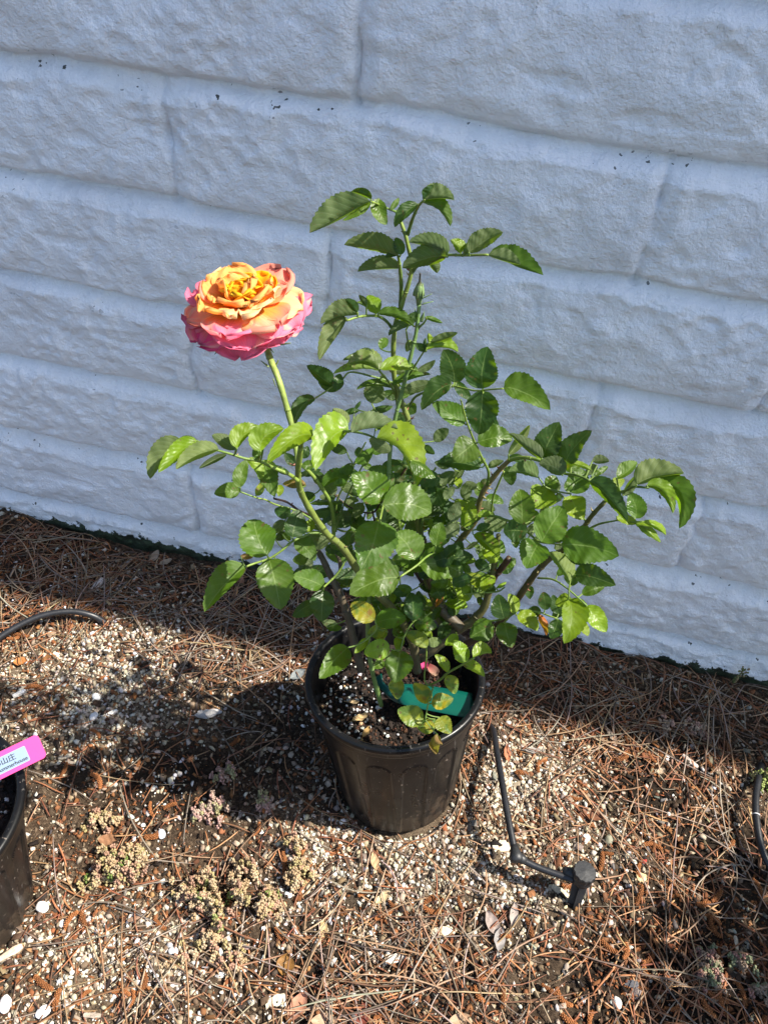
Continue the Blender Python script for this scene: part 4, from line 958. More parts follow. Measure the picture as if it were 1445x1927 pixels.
# region  base  tip  half-width left / right of the way to the tip (zoomed px)  kind  midrib waypoint  [depth]
LEAVES = """
A 395 140 80 305 12 105 u 225 225
A 395 140 250 237 28 6 g - -
A 400 128 298 88 6 32 d - -
A 440 122 485 258 32 42 g 448 200
A 505 185 550 122 13 14 g - -
A 655 150 532 272 25 38 d - -
A 680 135 845 132 72 4 u 765 122
A 690 128 735 52 34 10 d - -
A 680 142 825 268 48 12 g 770 180
A 540 430 265 377 14 78 u 400 395
A 560 505 335 522 5 62 u 440 505
A 545 430 480 445 10 22 d - -
A 560 430 532 340 25 30 d - -
A 812 437 582 500 36 72 U 700 450
A 815 432 612 365 8 66 u 720 380 -.21
A 720 470 757 527 32 16 U - -
A 890 420 835 350 20 36 b - -
A 900 422 972 318 16 30 u - -
A 930 415 1108 310 58 34 u 1020 355
A 1035 430 1325 535 80 8 g 1180 490
A 1040 432 1206 482 58 4 u 1130 465 -.235
A 325 755 132 805 8 76 u 235 765
A 262 775 122 997 26 56 V 195 850
A 325 742 262 672 14 28 d - -
A 375 705 335 650 10 18 U - -
A 430 750 325 690 12 20 b - -
A 440 746 385 652 34 40 b - -
A 440 750 625 815 38 14 g 540 765
A 622 810 498 868 8 34 d - -
A 605 800 645 742 25 22 d - -
A 695 768 785 800 12 12 g - -
A 700 950 640 915 16 22 d - -
A 696 950 697 884 10 10 d - -
A 700 948 866 960 52 4 b 790 935
A 722 905 865 855 28 14 u - -
A 715 905 712 858 8 18 b - -
A 850 1125 792 952 60 66 d 840 1040 -.20
A 1005 1160 1030 938 76 78 d 1005 1060 -.245
A 1003 1170 985 1402 80 76 d 1000 1280 -.245
A 1120 1155 1364 1268 76 52 g 1230 1180 -.24
A 840 1137 678 1270 38 58 d 765 1170 -.23
A 910 1348 738 1238 42 58 g 830 1300 -.22
A 862 1118 945 1215 25 28 d - - -.20
A 1040 1342 1092 1356 28 18 d - - -.20
A 190 1140 53 1035 24 52 d 130 1100
A 217 1168 115 1122 25 18 d - -
A 216 1168 232 1080 24 30 d - -
A 440 1060 203 1078 6 42 b 330 1050
A 442 1056 280 1030 12 66 V 370 1010 -.225
A 408 970 252 1000 14 22 g - -
A 410 962 338 950 5 20 d - -
A 452 1045 624 1050 38 30 b 540 1035
A 515 1140 718 1082 26 14 g 610 1095
A 650 1060 745 1005 12 24 u - -
A 590 1155 725 1120 28 30 U - -
A 510 1155 328 1165 8 26 g 410 1135
A 405 1240 462 1148 60 46 U 430 1180 -.19
A 335 1278 240 1300 10 20 d - - -.18
A 400 1278 515 1255 16 20 d - - -.18
A 600 1240 640 1290 30 42 d - - -.18
A 310 1268 342 1228 6 12 d - - -.18
A 555 1352 602 1305 8 12 d - - -.18
A 265 1350 200 1268 34 32 V - - -.30
B 1200 1042 1055 1240 34 46 d 1110 1110 -.22
B 300 1350 92 1585 34 88 W 170 1430 -.335
B 402 1330 148 1540 42 60 b 270 1420 -.34
B 548 1395 268 1525 22 74 V 400 1430 -.345
B 390 1335 270 1335 5 26 d - - -.325
B 600 1425 420 1517 20 22 U - - -.32
B 662 1392 505 1300 36 46 U 590 1340 -.33
B 670 1382 826 1252 72 26 b 720 1300 -.33
B 832 1402 986 1255 82 46 b 860 1310 -.33
B 850 1385 800 1470 16 44 g - - -.325
B 1195 1290 893 1478 48 78 b 1050 1325 -.325
B 1420 1226 1325 1122 26 44 V - - -.31
B 745 1455 838 1592 44 26 b 800 1520 -.31
B 852 1460 922 1700 62 62 g 885 1570 -.305
B 695 1650 745 1468 48 38 g 700 1560 -.26
B 690 1682 523 1695 44 52 g 610 1680 -.26
B 800 1705 846 1608 20 30 y - - -.25
B 1075 1500 998 1420 30 30 d - - -.25
B 1115 1452 1152 1373 28 30 d - - -.24
B 1112 1502 1212 1490 30 26 g - - -.24
B 1110 1560 1237 1530 14 30 d - - -.23
B 1030 1560 914 1500 20 20 d - - -.23
B 1140 1640 988 1630 22 36 r - - -.23
C 830 80 655 292 42 96 b 735 130 -.335
C 842 98 1085 76 78 4 W 960 70 -.335
C 980 125 1190 376 108 16 b 1110 200 -.345
C 1165 252 1294 340 12 52 g - - -.35
C 385 764 318 572 94 82 g 330 665 -.305
C 265 828 50 1062 36 76 g 160 920 -.315
C 395 785 456 1052 92 84 g 425 910 -.31
C 520 667 556 522 50 58 d 535 600 -.285
C 530 685 641 790 46 40 g 590 725 -.285
C 512 540 425 520 32 28 d - - -.25
C 692 938 530 880 46 52 g 610 900 -.285
C 690 955 680 1122 56 58 d 682 1040 -.285
C 650 1020 528 1098 46 26 d 580 1055 -.27
C 515 912 588 820 15 26 d - - -.25
C 602 778 525 790 30 26 g - - -.25
C 885 885 757 890 46 42 d 820 885 -.26
C 1010 470 853 330 74 82 g 940 400 -.315
C 1020 490 1273 530 96 82 g 1150 490 -.315
C 990 578 900 832 104 98 g 960 700 -.32
C 1105 885 843 975 78 104 g 985 905 -.295
C 1215 820 1442 866 72 82 g 1325 815 -.25
C 1360 790 1500 770 35 35 d - - -.24
C 1185 787 1085 648 64 74 g 1140 705 -.27
C 1300 712 1330 590 38 40 g 1312 650 -.25
C 1050 402 943 293 46 58 g 1000 340 -.23
C 1090 386 1130 268 28 28 U - - -.20
C 1240 340 1345 512 62 60 d 1300 420 -.20
C 865 262 953 184 20 34 g - - -.22
C 905 280 932 213 20 18 V - - -.22
C 855 300 775 305 26 24 g - - -.22
C 815 362 690 396 18 46 g 750 345 -.225
C 815 370 745 386 14 26 g - - -.235
C 790 470 688 592 40 20 d 730 520 -.22
C 620 480 790 480 10 18 g - - -.23
C 725 690 600 660 54 34 U - - -.22
C 730 715 828 640 12 44 g - - -.23
C 860 640 810 712 30 30 U - - -.2
C 765 602 852 538 44 38 d - - -.2
C 590 642 642 570 24 26 b - - -.22
C 480 578 415 642 32 24 U - - -.22
C 466 650 512 682 12 20 b - - -.23
C 968 1116 845 1030 50 46 Y 900 1070 -.275
C 975 1128 1134 1114 50 46 g 1060 1115 -.27
C 1172 1118 1160 974 45 46 d 1178 1045 -.26
C 1180 1132 1304 1156 36 40 g 1240 1140 -.255
C 1255 1265 1140 1195 30 38 y 1195 1220 -.26
C 1255 1248 1330 1238 24 24 V - - -.25
C 1040 1182 940 1190 38 30 b - - -.26
C 430 680 490 640 20 20 d - - -.23
E 395 302 217 497 76 56 g 310 385 -.285
E 665 315 506 346 60 56 b 585 318 -.28
E 735 320 700 526 84 76 g 715 420 -.275
E 700 500 716 636 36 50 y - - -.27
E 520 245 440 338 22 26 b - - -.28
E 640 190 525 215 40 36 y - - -.265
E 690 225 746 160 24 26 g - - -.25
E 740 230 716 326 26 32 b - - -.25
E 1140 405 1083 262 40 50 b 1118 335 -.265
E 1205 366 1322 342 62 10 b 1265 345 -.265
E 1140 415 1275 490 38 22 b 1205 440 -.265
E 1040 464 960 358 24 30 b 1005 400 -.26
E 1035 485 1086 602 46 30 y 1060 545 -.27
E 915 667 820 545 44 46 Y 872 600 -.27
E 935 667 1073 635 46 46 Y 1000 655 -.275
E 885 772 724 708 62 60 y 800 745 -.285
E 955 832 842 820 40 42 Y - - -.285
E 985 758 1060 860 44 52 y 1015 800 -.29
E 960 770 924 832 28 28 g - - -.28
E 975 870 968 992 46 26 r 950 940 -.305
E 1335 160 1192 238 64 66 g 1260 195 -.235
D 215 150 96 245 70 64 g 160 195 -.235
D 230 147 412 135 62 46 g 320 130 -.225
D 578 240 405 107 14 46 U 500 180 -.23
D 580 235 667 46 62 66 d 615 150 -.225
D 700 305 838 93 62 46 d 740 200 -.235
D 690 327 565 268 34 54 U 640 285 -.24
D 556 340 400 310 18 52 g 480 315 -.215
D 598 392 652 335 30 40 g - - -.215
D 608 400 532 502 70 66 b 575 450 -.225
D 738 425 800 300 50 60 g 770 360 -.22
D 735 440 802 566 56 56 b 755 500 -.235
D 740 262 842 300 14 16 b - - -.22
D 860 335 935 283 15 15 g - - -.22
D 838 358 1036 574 60 30 d 930 440 -.26
D 985 345 1092 257 50 18 g - - -.235
D 1020 440 1092 330 15 30 u - - -.24
D 1000 400 970 345 30 36 b - - -.23
D 1090 380 1340 322 88 18 V 1200 335 -.25
D 1150 385 1286 532 46 20 b 1235 420 -.265
D 1200 365 1318 607 76 22 g 1325 450 -.26
D 1085 565 1050 430 46 50 g 1085 500 -.24
D 985 555 1092 590 26 22 b - - -.255
D 1085 580 1220 688 18 26 b - - -.26
D 1130 580 1252 652 20 16 b - - -.26
D 467 592 455 410 62 62 g 467 500 -.24
D 498 637 372 638 58 52 d 430 630 -.245
D 573 690 690 504 78 80 g 630 600 -.265
D 560 695 495 832 74 74 g 530 750 -.27
D 685 712 984 766 86 90 g 820 715 -.27
D 640 692 702 648 24 26 d - - -.25
D 730 790 845 812 12 16 d - - -.26
D 727 902 613 753 22 54 b 680 825 -.25
D 757 870 967 926 60 46 d 850 885 -.26
D 735 932 740 840 36 34 d - - -.235
D 795 975 914 935 30 28 g - - -.24
D 722 1000 700 1234 76 50 b 737 1110 -.265
D 722 978 652 1030 44 22 b - - -.25
D 820 1040 927 1177 44 46 b 870 1110 -.255
D 667 1085 638 984 30 24 d - - -.23
D 665 1112 625 1215 42 34 d - - -.24
D 780 1132 827 1202 20 24 b - - -.24
D 755 1060 800 1015 20 24 b - - -.245
D 592 1063 580 968 32 32 d - - -.23
D 572 1078 497 1076 30 28 d - - -.23
D 445 1092 551 1172 42 34 b 500 1120 -.245
D 372 1110 340 982 50 42 d 355 1050 -.24
D 425 1082 398 978 26 30 b - - -.235
D 377 1130 416 1264 50 50 g 385 1190 -.245
D 325 948 270 962 14 30 d - - -.225
D 332 942 382 912 8 12 b - - -.225
D 190 888 268 956 26 28 b - - -.23
D 257 905 168 868 32 24 y - - -.225
D 215 970 117 986 15 26 g - - -.23
D 205 652 332 782 48 22 b 290 720 -.225
D 158 612 202 470 26 52 b 165 540 -.22
D 158 462 185 364 28 28 U - - -.19
D 382 600 255 610 44 34 u 320 590 -.215
D 245 282 18 260 34 56 d 130 265 -.205
D 102 488 62 592 24 34 U - - -.19
D 70 382 152 300 24 26 U - - -.19
D 285 286 366 253 24 12 u - - -.195
D 395 217 505 62 24 24 V - - -.20
D 55 1020 170 1046 40 26 b - - -.22
D 185 900 112 906 12 12 d - - -.22
D 165 732 232 692 10 12 U - - -.2
D 70 800 182 782 28 44 d - - -.22
D 560 1090 600 1200 22 12 R - - -.235
D 40 985 0 1045 14 12 R - - -.24
C 240 770 310 765 14 16 r - - -.26
B 1075 1575 1150 1560 18 14 U - - -.24
C 395 370 400 300 22 20 d - - -.24
C 780 720 700 735 30 24 d - - -.2
C 840 700 760 760 36 28 d - - -.2
C 900 480 860 560 26 28 U - - -.2
C 1130 640 1230 570 36 30 U - - -.2
C 1090 600 1000 560 30 30 d - - -.22
C 1160 560 1240 620 30 26 r - - -.19
C 700 480 740 420 20 24 d - - -.19
C 640 430 600 480 22 20 g - - -.2
C 1380 990 1300 960 30 26 b - - -.2
C 1420 960 1340 1000 30 26 g - - -.2
E 830 240 900 210 14 16 U - - -.23
E 620 60 690 10 30 34 g - - -.24
E 540 60 600 110 36 30 g - - -.25
"""
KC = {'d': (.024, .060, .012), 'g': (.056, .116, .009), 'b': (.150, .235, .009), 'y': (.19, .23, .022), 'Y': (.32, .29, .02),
      'u': (.055, .090, .018), 'U': (.040, .066, .014), 'V': (.12, .165, .035), 'W': (.07, .10, .028), 'r': (.20, .12, .05), 'R': (.33, .10, .03)}  # shade is mixed into d (tops away from sun) and U (undersides)
ALLST = np.concatenate([s[0] for s in STEMS])
_d = ALLST-CAM; STPX = np.stack([W0/2+F*(_d@RT)/(_d@FW), H0/2-F*(_d@UP)/(_d@FW)], -1)
def leaf(line):
    q = line.split(); ox, oy, sc = REG[q[0]]
    f = lambda a, b: np.array([ox+float(a)/sc, oy+float(b)/sc])
    B, T = f(q[1], q[2]), f(q[3], q[4]); hl, hr = float(q[5])*1.22/sc, float(q[6])*1.22/sc; kind = q[7]
    rnd = random.Random(line)
    T = T+(T-B)*.04
    Lpx = np.linalg.norm(T-B)
    if q[8] == '-':
        pr = np.array([(T-B)[1], -(T-B)[0]])/Lpx; Mm = (B+T)/2+pr*Lpx*rnd.uniform(-.07, .07)
    else: Mm = f(q[8], q[9])
    Cc = 2*Mm-(B+T)/2                                     # bezier control through the waypoint
    # keep control sane
    near = np.argmin(((STPX-B)**2).sum(1)); dn_ = math.sqrt(((STPX[near]-B)**2).sum())
    ydef = ALLST[near][1] if dn_ < 45 else -.205
    y = float(q[10]) if len(q) > 10 else ydef
    under = kind in 'uUVW'
    c0 = PY(B[0], B[1], y) ; cen = PY((B[0]+T[0])/2, (B[1]+T[1])/2, y)
    tc = unit(CAM-cen); rv = np.array([rnd.gauss(0, 1), rnd.gauss(0, 1), rnd.gauss(0, 1)])*.16
    upv = np.array([0, 0, 1.])
    if kind in 'b': n = tc*.62+upv*.30+SUN*.40+rv
    elif kind in 'gyY': n = tc*.75+upv*.30+SUN*.15+rv
    elif kind in 'd': n = tc*.9+upv*.18-SUN*np.array([.22, 0, 0])+rv
    elif kind in 'VW': n = tc*.85+SUN*.22+rv*.6
    elif kind in 'uU': n = tc*.9-upv*.10+rv*.7
    else: n = tc*.8+upv*.2+rv*1.5
    n = unit(n)
    if n@tc < .5: n = unit(n+tc*.6)
    NV, NU = 27, 9
    v = np.linspace(0, 1, NV); u = np.linspace(-1, 1, NU)
    bz = ((1-v)**2)[:, None]*B+(2*v*(1-v))[:, None]*Cc+(v**2)[:, None]*T
    tn = np.gradient(bz, axis=0); tn /= np.linalg.norm(tn, axis=1)[:, None]+1e-9
    lf = np.stack([tn[:, 1], -tn[:, 0]], -1)                # image-left of the direction
    w = np.sin(np.pi*v**.84)**.64*(1-.15*v); w = w/w.max(); w[0] = .0; w[-1] = 0.0
    teeth = np.where(np.arange(NV) % 2 == 0, 1.0, .925); teeth[:3] = 1
    V2 = bz[:, None, :]+lf[:, None, :]*(np.where(u < 0, hl*-u, -hr*u)[None, :, None])*w[:, None, None]
    edge = (np.abs(u) > .99)
    V2 = np.where(edge[None, :, None], bz[:, None, :]+(V2-bz[:, None, :])*teeth[:, None, None], V2)
    # serration points sweep forward
    V2 = V2+np.where(edge[None, :, None], tn[:, None, :]*(np.where(np.arange(NV) % 2 == 0, 1, 0)*Lpx*.012*np.minimum(1, w*3))[:, None, None], 0)
    px, py = V2[..., 0].ravel(), V2[..., 1].ravel()
    d = FW+RT*((px-W0/2)/F)[:, None]-UP*((py-H0/2)/F)[:, None]
    P = CAM+d*(((cen-CAM)@n)/(d@n))[:, None]
    scl = np.linalg.norm(cen-CAM)/F; Lm = Lpx*scl
    Wr = min(max(hl, hr, Lpx*.30), Lpx*.5)*scl
    U, Vv = np.meshgrid(u, v); w2 = np.repeat(w[:, None], NU, 1)
    sgn = 1 if not under else -1
    dis = np.zeros_like(U)
    fold = rnd.uniform(.10, .28); dis += sgn*fold*Wr*(np.abs(U)**1.5)*w2      # edges lift towards the upper side
    fold2 = np.zeros_like(U)
    for s, h in ((-1, hl), (1, hr)):
        h = h*scl
        if h < Wr*.6: fold2 += np.where(U*s > 0, -np.abs(U)*w2*math.sqrt(Wr*Wr-h*h)*.85, 0)
    dis -= sgn*Lm*rnd.uniform(.03, .13)*((2*Vv-1)**2-.35)*.7                       # the blade arches down
    dis += Wr*.05*np.sin(Vv*26+np.abs(U)*3+rnd.uniform(0, 6))*np.abs(U)*w2      # gentle quilting
    dis += Wr*.06*np.sin(Vv*9+U*2.2+rnd.uniform(0, 6))*w2
    if kind in 'rR': dis += Wr*.5*np.sin(Vv*7+U*3)*w2
    P = P+n[None]*dis.ravel()[:, None]+tc[None]*fold2.ravel()[:, None]
    idx = np.arange(NV*NU).reshape(NV, NU)
    Fc = np.stack([idx[:-1, :-1], idx[1:, :-1], idx[1:, 1:], idx[:-1, 1:]], -1).reshape(-1, 4)
    # orient: the upper side's normal
    a, b, c_ = P[Fc[len(Fc)//2][0]], P[Fc[len(Fc)//2][1]], P[Fc[len(Fc)//2][3]]
    fn = np.cross(b-a, c_-a)
    want = -1 if under else 1
    if (fn@n)*want < 0: Fc = Fc[:, ::-1]
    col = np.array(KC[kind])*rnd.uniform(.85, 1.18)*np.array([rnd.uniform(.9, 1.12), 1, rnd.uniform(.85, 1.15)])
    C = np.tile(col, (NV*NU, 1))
    if kind in 'yY':                                       # ageing blotches
        k = sstep(.0, .5, fbm(U*1.4+rnd.uniform(0, 9), Vv*2.5, 2, 700)).ravel()[:, None]; C = C*(1-k)+np.array((.10, .17, .03))*k
        if kind == 'Y': k = sstep(.45, .8, noise(U*3+rnd.uniform(0, 9), Vv*4, 710)).ravel()[:, None]; C = C*(1-k)+np.array((.25, .13, .03))*k
    uvs = np.stack([U.ravel(), Vv.ravel()], -1)
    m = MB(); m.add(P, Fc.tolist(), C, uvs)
    # little stalk to the nearest rachis
    if dn_ < 60 and dn_ > 3:
        s = ALLST[near]; b0 = P[0]; mid_ = (s+b0)/2+np.array([0, 0, -.001])
        V, Fs = tube(smooth_pts([s, mid_, b0], 4), .00055, 5); m.add(V, Fs, (.20, .27, .07), np.tile([[.0, .5]], (len(V), 1)))
    area = Lpx*(hl+hr)
    return area, m, kind
built = [leaf(l) for l in LEAVES.strip().split('\n')]
built.sort(key=lambda t: -t[0])
NAMEL = {'y': 'yellowing leaf', 'Y': 'bright yellow ageing leaf', 'r': 'shrivelled brown leaf', 'R': 'dried orange leaf'}
for a, m, k in built[:100]:
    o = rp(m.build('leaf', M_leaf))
    if k in NAMEL: o['label'] = NAMEL[k]
rest = MB()
for a, m, k in built[100:]:
    V = np.concatenate(m.V); rest.add(V, m.F, np.concatenate(m.C), np.concatenate(m.UV))
# small inner leaves filling the heart of the bush
def filler(px, py, y, L, kind):
    a = random.uniform(0, 360); h = L*random.uniform(.25, .33)
    t = (px+L*math.cos(R(a)), py+L*math.sin(R(a))*.8)
    s = "A %.0f %.0f %.0f %.0f %.0f %.0f %s - - %.3f" % ((px-560)*2.89, (py-330)*2.89, (t[0]-560)*2.89, (t[1]-330)*2.89, h*2.89, h*random.uniform(.5, 1)*2.89, kind, y)
    ar, m, k = leaf(s); rest.add(np.concatenate(m.V), m.F, np.concatenate(m.C), np.concatenate(m.UV))
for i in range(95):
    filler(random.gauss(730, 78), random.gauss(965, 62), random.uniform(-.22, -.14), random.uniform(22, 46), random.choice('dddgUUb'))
for i in range(34):
    filler(random.gauss(850, 70), random.gauss(1105, 48), random.uniform(-.21, -.15), random.uniform(18, 36), random.choice('ddggU'))
for i in range(30):
    filler(random.gauss(770, 62), random.gauss(1110, 42), random.uniform(-.25, -.205), random.uniform(24, 44), random.choice('ddggb'))
for i in range(26):
    filler(random.gauss(905, 62), random.gauss(1085, 55), random.uniform(-.235, -.2), random.uniform(22, 40), random.choice('dggb'))
for i in range(16):
    filler(random.gauss(815, 38), random.gauss(1085, 38), random.uniform(-.25, -.225), random.uniform(28, 48), random.choice('ddgg'))
for i in range(34):
    filler(random.gauss(745, 90), random.gauss(930, 45), random.uniform(-.24, -.16), random.uniform(30, 54), random.choice('ddgU'))
for i in range(34):
    filler(random.gauss(1000, 70), random.gauss(985, 60), random.uniform(-.20, -.15), random.uniform(20, 38), random.choice('dggU'))
for i in range(22):
    filler(random.gauss(735, 45), random.gauss(1165, 28), random.uniform(-.26, -.2), random.uniform(18, 34), random.choice('ddggb'))
for i in range(14):
    filler(random.gauss(750, 40), random.gauss(745, 45), random.uniform(-.19, -.15), random.uniform(20, 36), random.choice('dgU'))
o = rp(rest.build('small_leaves', M_leaf)); o['kind'] = 'stuff'

# bloom --------------------------------------------------------------
FC = PY(460, 580, -.250)
fax = unit(np.array([-.10, -.10, 1.0])); fx = unit(np.cross([0, 1, .0], fax)); fy = np.cross(fax, fx)
m = MB()
base = PY(499, 640, -.245)
V, Fc = tube(smooth_pts([base-fax*.004, base+fax*.002, FC-fax*.012, FC-fax*.003], 5), np.interp(np.linspace(0, 1, 16), [0, .3, .8, 1], [.0028, .0040, .0052, .0060]), 12)
m.add(V, Fc, (.16, .24, .07)); flower = rp(m.build('flower', M_stem)); flower['label'] = 'large open bloom, golden yellow in the heart and pink at the rim'
LRP = Matrix.Identity(4)
def petal(phi, L, Wd, a0, a1, r0, z0, ci, ce, streak=0, ruf=1.0, cup=.3):
    NV, NU = 16, 13; V = np.zeros((NV, NU, 3)); C = np.zeros((NV, NU, 3)); UVs = np.zeros((NV, NU, 2))
    rs = random.uniform(0, 50); x = r0; z = z0; cs = np.array
    notch = random.uniform(.02, .12)
    for i in range(NV):
        v = i/(NV-1); al = R(a0+(a1-a0)*v**1.2)
        if i: x += math.cos(al)*L/(NV-1); z += math.sin(al)*L/(NV-1)
        w = Wd*.5*(.28+.72*math.sin(math.pi*.5*min(1, v*1.45))**1.0)*(math.sqrt(max(0, 1-((v-.62)/.40)**2*.0)) if v < .62 else math.sqrt(max(.0, 1-((v-.62)/.385)**2)))
        nx_, nz_ = -math.sin(al), math.cos(al)
        for j in range(NU):
            u = j/(NU-1)*2-1
            rf = ruf*Wd*.105*(noise(u*2.6+rs, v*2+rs*.3, 800)*v**1.5)+ruf*Wd*.075*noise(u*6+rs, v*3, 801)*v*v*(.4+abs(u))
            cupz = cup*Wd*.35*(u*u)*(.3+.7*v)
            h = rf+cupz
            px_ = x+nx_*h - notch*L*.8*math.exp(-(u/.22)**2)*v**6 + .05*L*noise(u*4+rs, rs, 803)*v**5; pz_ = z+nz_*h
            py_ = u*w
            V[i, j] = (px_, py_, pz_); UVs[i, j] = (u, v)
            t = np.clip(v+.12*noise(u*3+rs, v*3, 802)+.12*abs(u), 0, 1)
            k = sstep(.25, .95, t); C[i, j] = cs(ci)*(1-k)+cs(ce)*k
            if streak and noise(u*11+rs, v*1.2, 804) > .28: C[i, j] = C[i, j]*.45+cs((.92, .78, .52))*.55
    ca, sa = math.cos(phi), math.sin(phi)
    P = V.reshape(-1, 3)*np.array([.83, .85, .60])
    Wp = FC+(P[:, 0:1]*ca-P[:, 1:2]*sa)*fx+(P[:, 0:1]*sa+P[:, 1:2]*ca)*fy+P[:, 2:3]*fax
    idx = np.arange(NV*NU).reshape(NV, NU)
    Fc = np.stack([idx[:-1, :-1], idx[1:, :-1], idx[1:, 1:], idx[:-1, 1:]], -1).reshape(-1, 4)
    o = mesh_obj('petal', Wp, Fc, M_petal, col=C.reshape(-1, 3), uv=UVs.reshape(-1, 2))
    o.parent = flower
    s = o.modifiers.new('thickness', 'SOLIDIFY'); s.thickness = .0003; s.offset = 0
    return o
YEL, ORG, PEA, SAL, PNK, MAG, CRM = (.99, .66, .03), (.99, .50, .01), (.99, .60, .20), (.98, .44, .32), (.97, .30, .46), (.94, .15, .38), (.99, .76, .42)
def ring(n, ph0, L, Wd, a0, a1, r0, z0, cis, ces, streak=0, ruf=1, cup=.3, jit=9):
    for k in range(n):
        ph = ph0+2*math.pi*k/n+random.uniform(-.13, .13); j = random.uniform(-jit, jit)
        petal(ph, L*random.uniform(.9, 1.08), Wd*random.uniform(.88, 1.1), a0+j, a1+j+random.uniform(-jit, jit), r0, z0, random.choice(cis), random.choice(ces), streak and random.random() < .6, ruf, cup)
ring(8, .2, .041, .043, -2, -50, .004, -.002, [SAL, CRM], [MAG, PNK, PNK], 1, 1.0, .12)
ring(7, .55, .043, .044, 8, -28, .004, .000, [PEA, CRM], [PNK, PNK, MAG], 1, 1.1, .15)
ring(7, .15, .040, .040, 22, -4, .003, .002, [YEL, CRM], [PNK, SAL, CRM, PNK], 1, 1.2, .2)
ring(7, .5, .036, .035, 38, 14, .003, .003, [YEL, YEL], [SAL, PEA, CRM], 0, 1.3, .25)
ring(6, .0, .032, .030, 54, 32, .003, .004, [ORG, YEL], [PEA, YEL, PEA], 0, 1.4, .3)
ring(6, .4, .027, .025, 66, 48, .0025, .005, [ORG, ORG], [YEL, PEA, YEL], 0, 1.5, .35)
ring(5, .1, .023, .020, 76, 62, .002, .005, [ORG, ORG], [YEL, YEL, PEA], 0, 1.6, .4)
ring(4, .5, .018, .016, 86, 78, .0015, .005, [ORG], [YEL, ORG], 0, 1.7, .5)
def sepal(p0, d, L, w, parent, droop=-.3, col=(.15, .24, .08)):
    d = unit(np.array(d)); s = unit(np.cross(d, [0.1, .2, 1])); n_ = np.cross(s, d); V = []; NV = 9
    for i in range(NV):
        v = i/(NV-1); ww = w*(1-v)**.8*(.6+.8*v*(1-v)*2)
        for u in (-1, 0, 1): V.append(p0+d*L*v+s*u*ww+n_*(droop*L*v*v+.25*ww*abs(u)))
    Fc = [(i*3+k, i*3+k+1, (i+1)*3+k+1, (i+1)*3+k) for i in range(NV-1) for k in range(2)]
    o = mesh_obj('sepal', V, Fc, M_stem, col=np.tile(col, (len(V), 1))); s_ = o.modifiers.new('thickness', 'SOLIDIFY'); s_.thickness = .0004
    o.parent = parent; return o
for k in range(5):
    a = 2*math.pi*k/5+.5; sepal(FC-fax*.006+(.004)*(math.cos(a)*fx+math.sin(a)*fy), (math.cos(a)*fx+math.sin(a)*fy)*1.0-fax*.55, .026, .0036, flower, .15)
sepal(PY(530, 648, -.262), PY(560, 642, -.27)-PY(530, 648, -.262), .010, .003, flower, .0, (.25, .32, .1))
# two tiny stalk leaves under the bloom
for p, q in (((506, 690), (496, 683)), ((517, 690), (522, 682)), ((514, 712), (517, 725))):
    sepal(PY(*p, -.251), PY(*q, -.251)-PY(*p, -.251), .006, .0012, flower, .1, (.2, .26, .08))
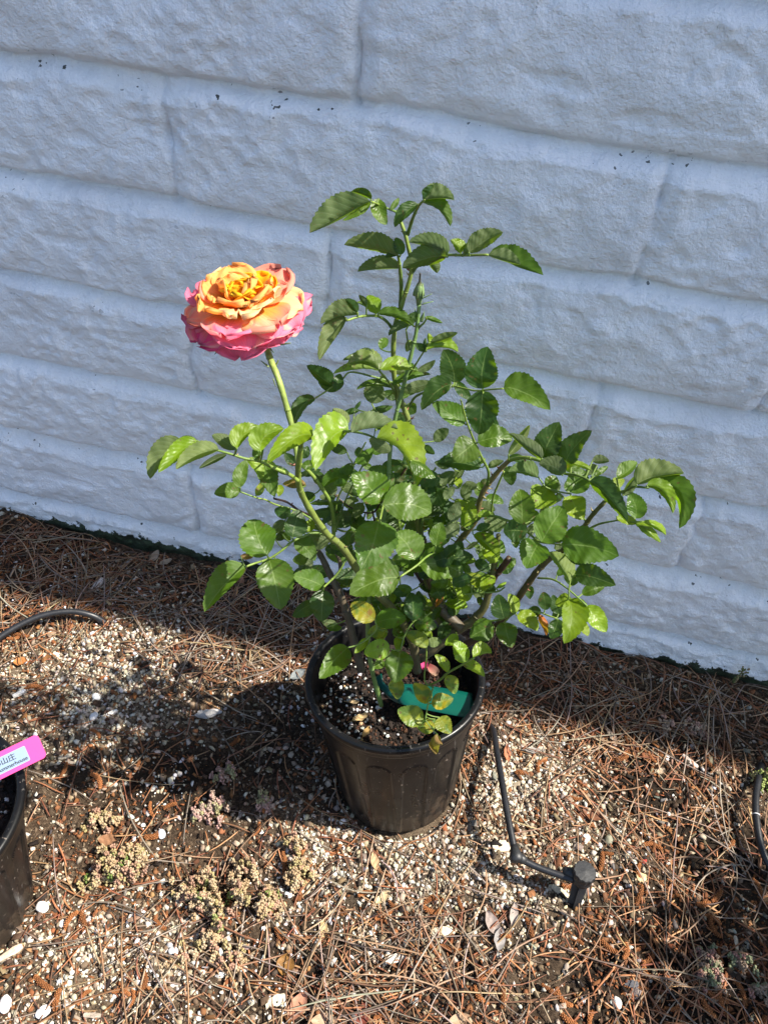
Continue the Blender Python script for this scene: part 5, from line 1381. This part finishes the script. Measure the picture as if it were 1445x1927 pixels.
# bud ------------------------------------------------------------------
bc = PY(789, 549, -.195); bax = unit(PY(789, 527, -.195)-PY(787, 575, -.195))
prof = [(-.0105, .0019), (-.007, .0024), (-.0045, .0032), (-.002, .0038), (.0005, .0041), (.003, .0038), (.005, .0029), (.0065, .0019), (.0085, .0010), (.0125, .0007), (.0140, .0009), (.0148, .0003)]
V, Fc = tube([bc+bax*t*.85 for t, r in prof], [r*.76 for t, r in prof], 14); C = np.repeat(np.array([(.16, .24, .09)]*7+[(.10, .13, .05), (.05, .05, .03), (.03, .03, .02), (.03, .025, .02), (.03, .02, .02)]), 14, 0)
m = MB(); m.add(V, Fc, C); bud = rp(m.build('flower_bud', M_stem)); bud['label'] = 'small closed green bud with a dark tip'
bx = unit(np.cross(bax, [0, 1, 0])); by = np.cross(bax, bx)
for k in range(5):
    a = 2*math.pi*k/5; d = math.cos(a)*bx+math.sin(a)*by
    sepal(bc-bax*.003+d*.0030, bax*1.0-d*.16, .0085, .0017, bud, .1, (.16, .23, .07))
for p, q in (((793, 562), (806, 556)), ((794, 572), (803, 570)), ((783, 600), (781, 585)), ((792, 605), (797, 590))):
    sepal(PY(*p, -.197), PY(*q, -.197)-PY(*p, -.197), .0075, .0018, bud, .05, (.15, .23, .09))

# potted shrub just outside the right edge: its shade lies over the corner of the bed
sh = empty('potted_shrub', (.70, -.34, 0)); tag(sh, 'leafy potted shrub standing beyond the right edge, shading that corner of the bed', 'shrub')
m = MB()
for k in range(5):
    a = random.uniform(0, 6.28); P = smooth_pts([(0, 0, .1), (.05*math.cos(a), .05*math.sin(a), .26), (.13*math.cos(a), .13*math.sin(a), .44)], 5); V, Fc = tube(P, .003, 6); m.add(V, Fc, OLIVE)
m.build('branches', M_stem, sh)
m = MB()
for k in range(430):
    d = unit(np.array([random.gauss(0, 1), random.gauss(0, 1), random.gauss(0, 1)]))*random.random()**.4
    p = np.array([d[0]*.17, d[1]*.17, .34+d[2]*.17]); a = unit(np.array([random.gauss(0, 1), random.gauss(0, 1), random.gauss(-.1, .5)])); b = unit(np.cross(a, [random.gauss(0, .4), random.gauss(0, .4), 1])); c = np.cross(b, a)
    L = random.uniform(.025, .045); V = []
    for i in range(7):
        v = i/6; w = L*.33*math.sin(math.pi*min(.98, v*.95+.02))**.8
        for u in (-1, 0, 1): V.append(p+a*L*v+b*u*w+c*(.2*w*abs(u)-.25*L*v*v))
    m.add(np.array(V), [(i*3+j, i*3+j+1, (i+1)*3+j+1, (i+1)*3+j) for i in range(6) for j in range(2)], (.06, .13, .03), np.array([(u, i/6) for i in range(7) for u in (-1, 0, 1)]))
m.build('foliage', M_leaf, sh)
p3 = pot.copy(); COL.objects.link(p3); p3.matrix_world = Matrix.Translation((.70, -.34, 0)); tag(p3, 'black plastic pot beyond the right edge of the photo', 'plant pot')
for ch in [c for c in COL.objects if c.parent == pot]:
    c = ch.copy(); COL.objects.link(c); c.parent = p3
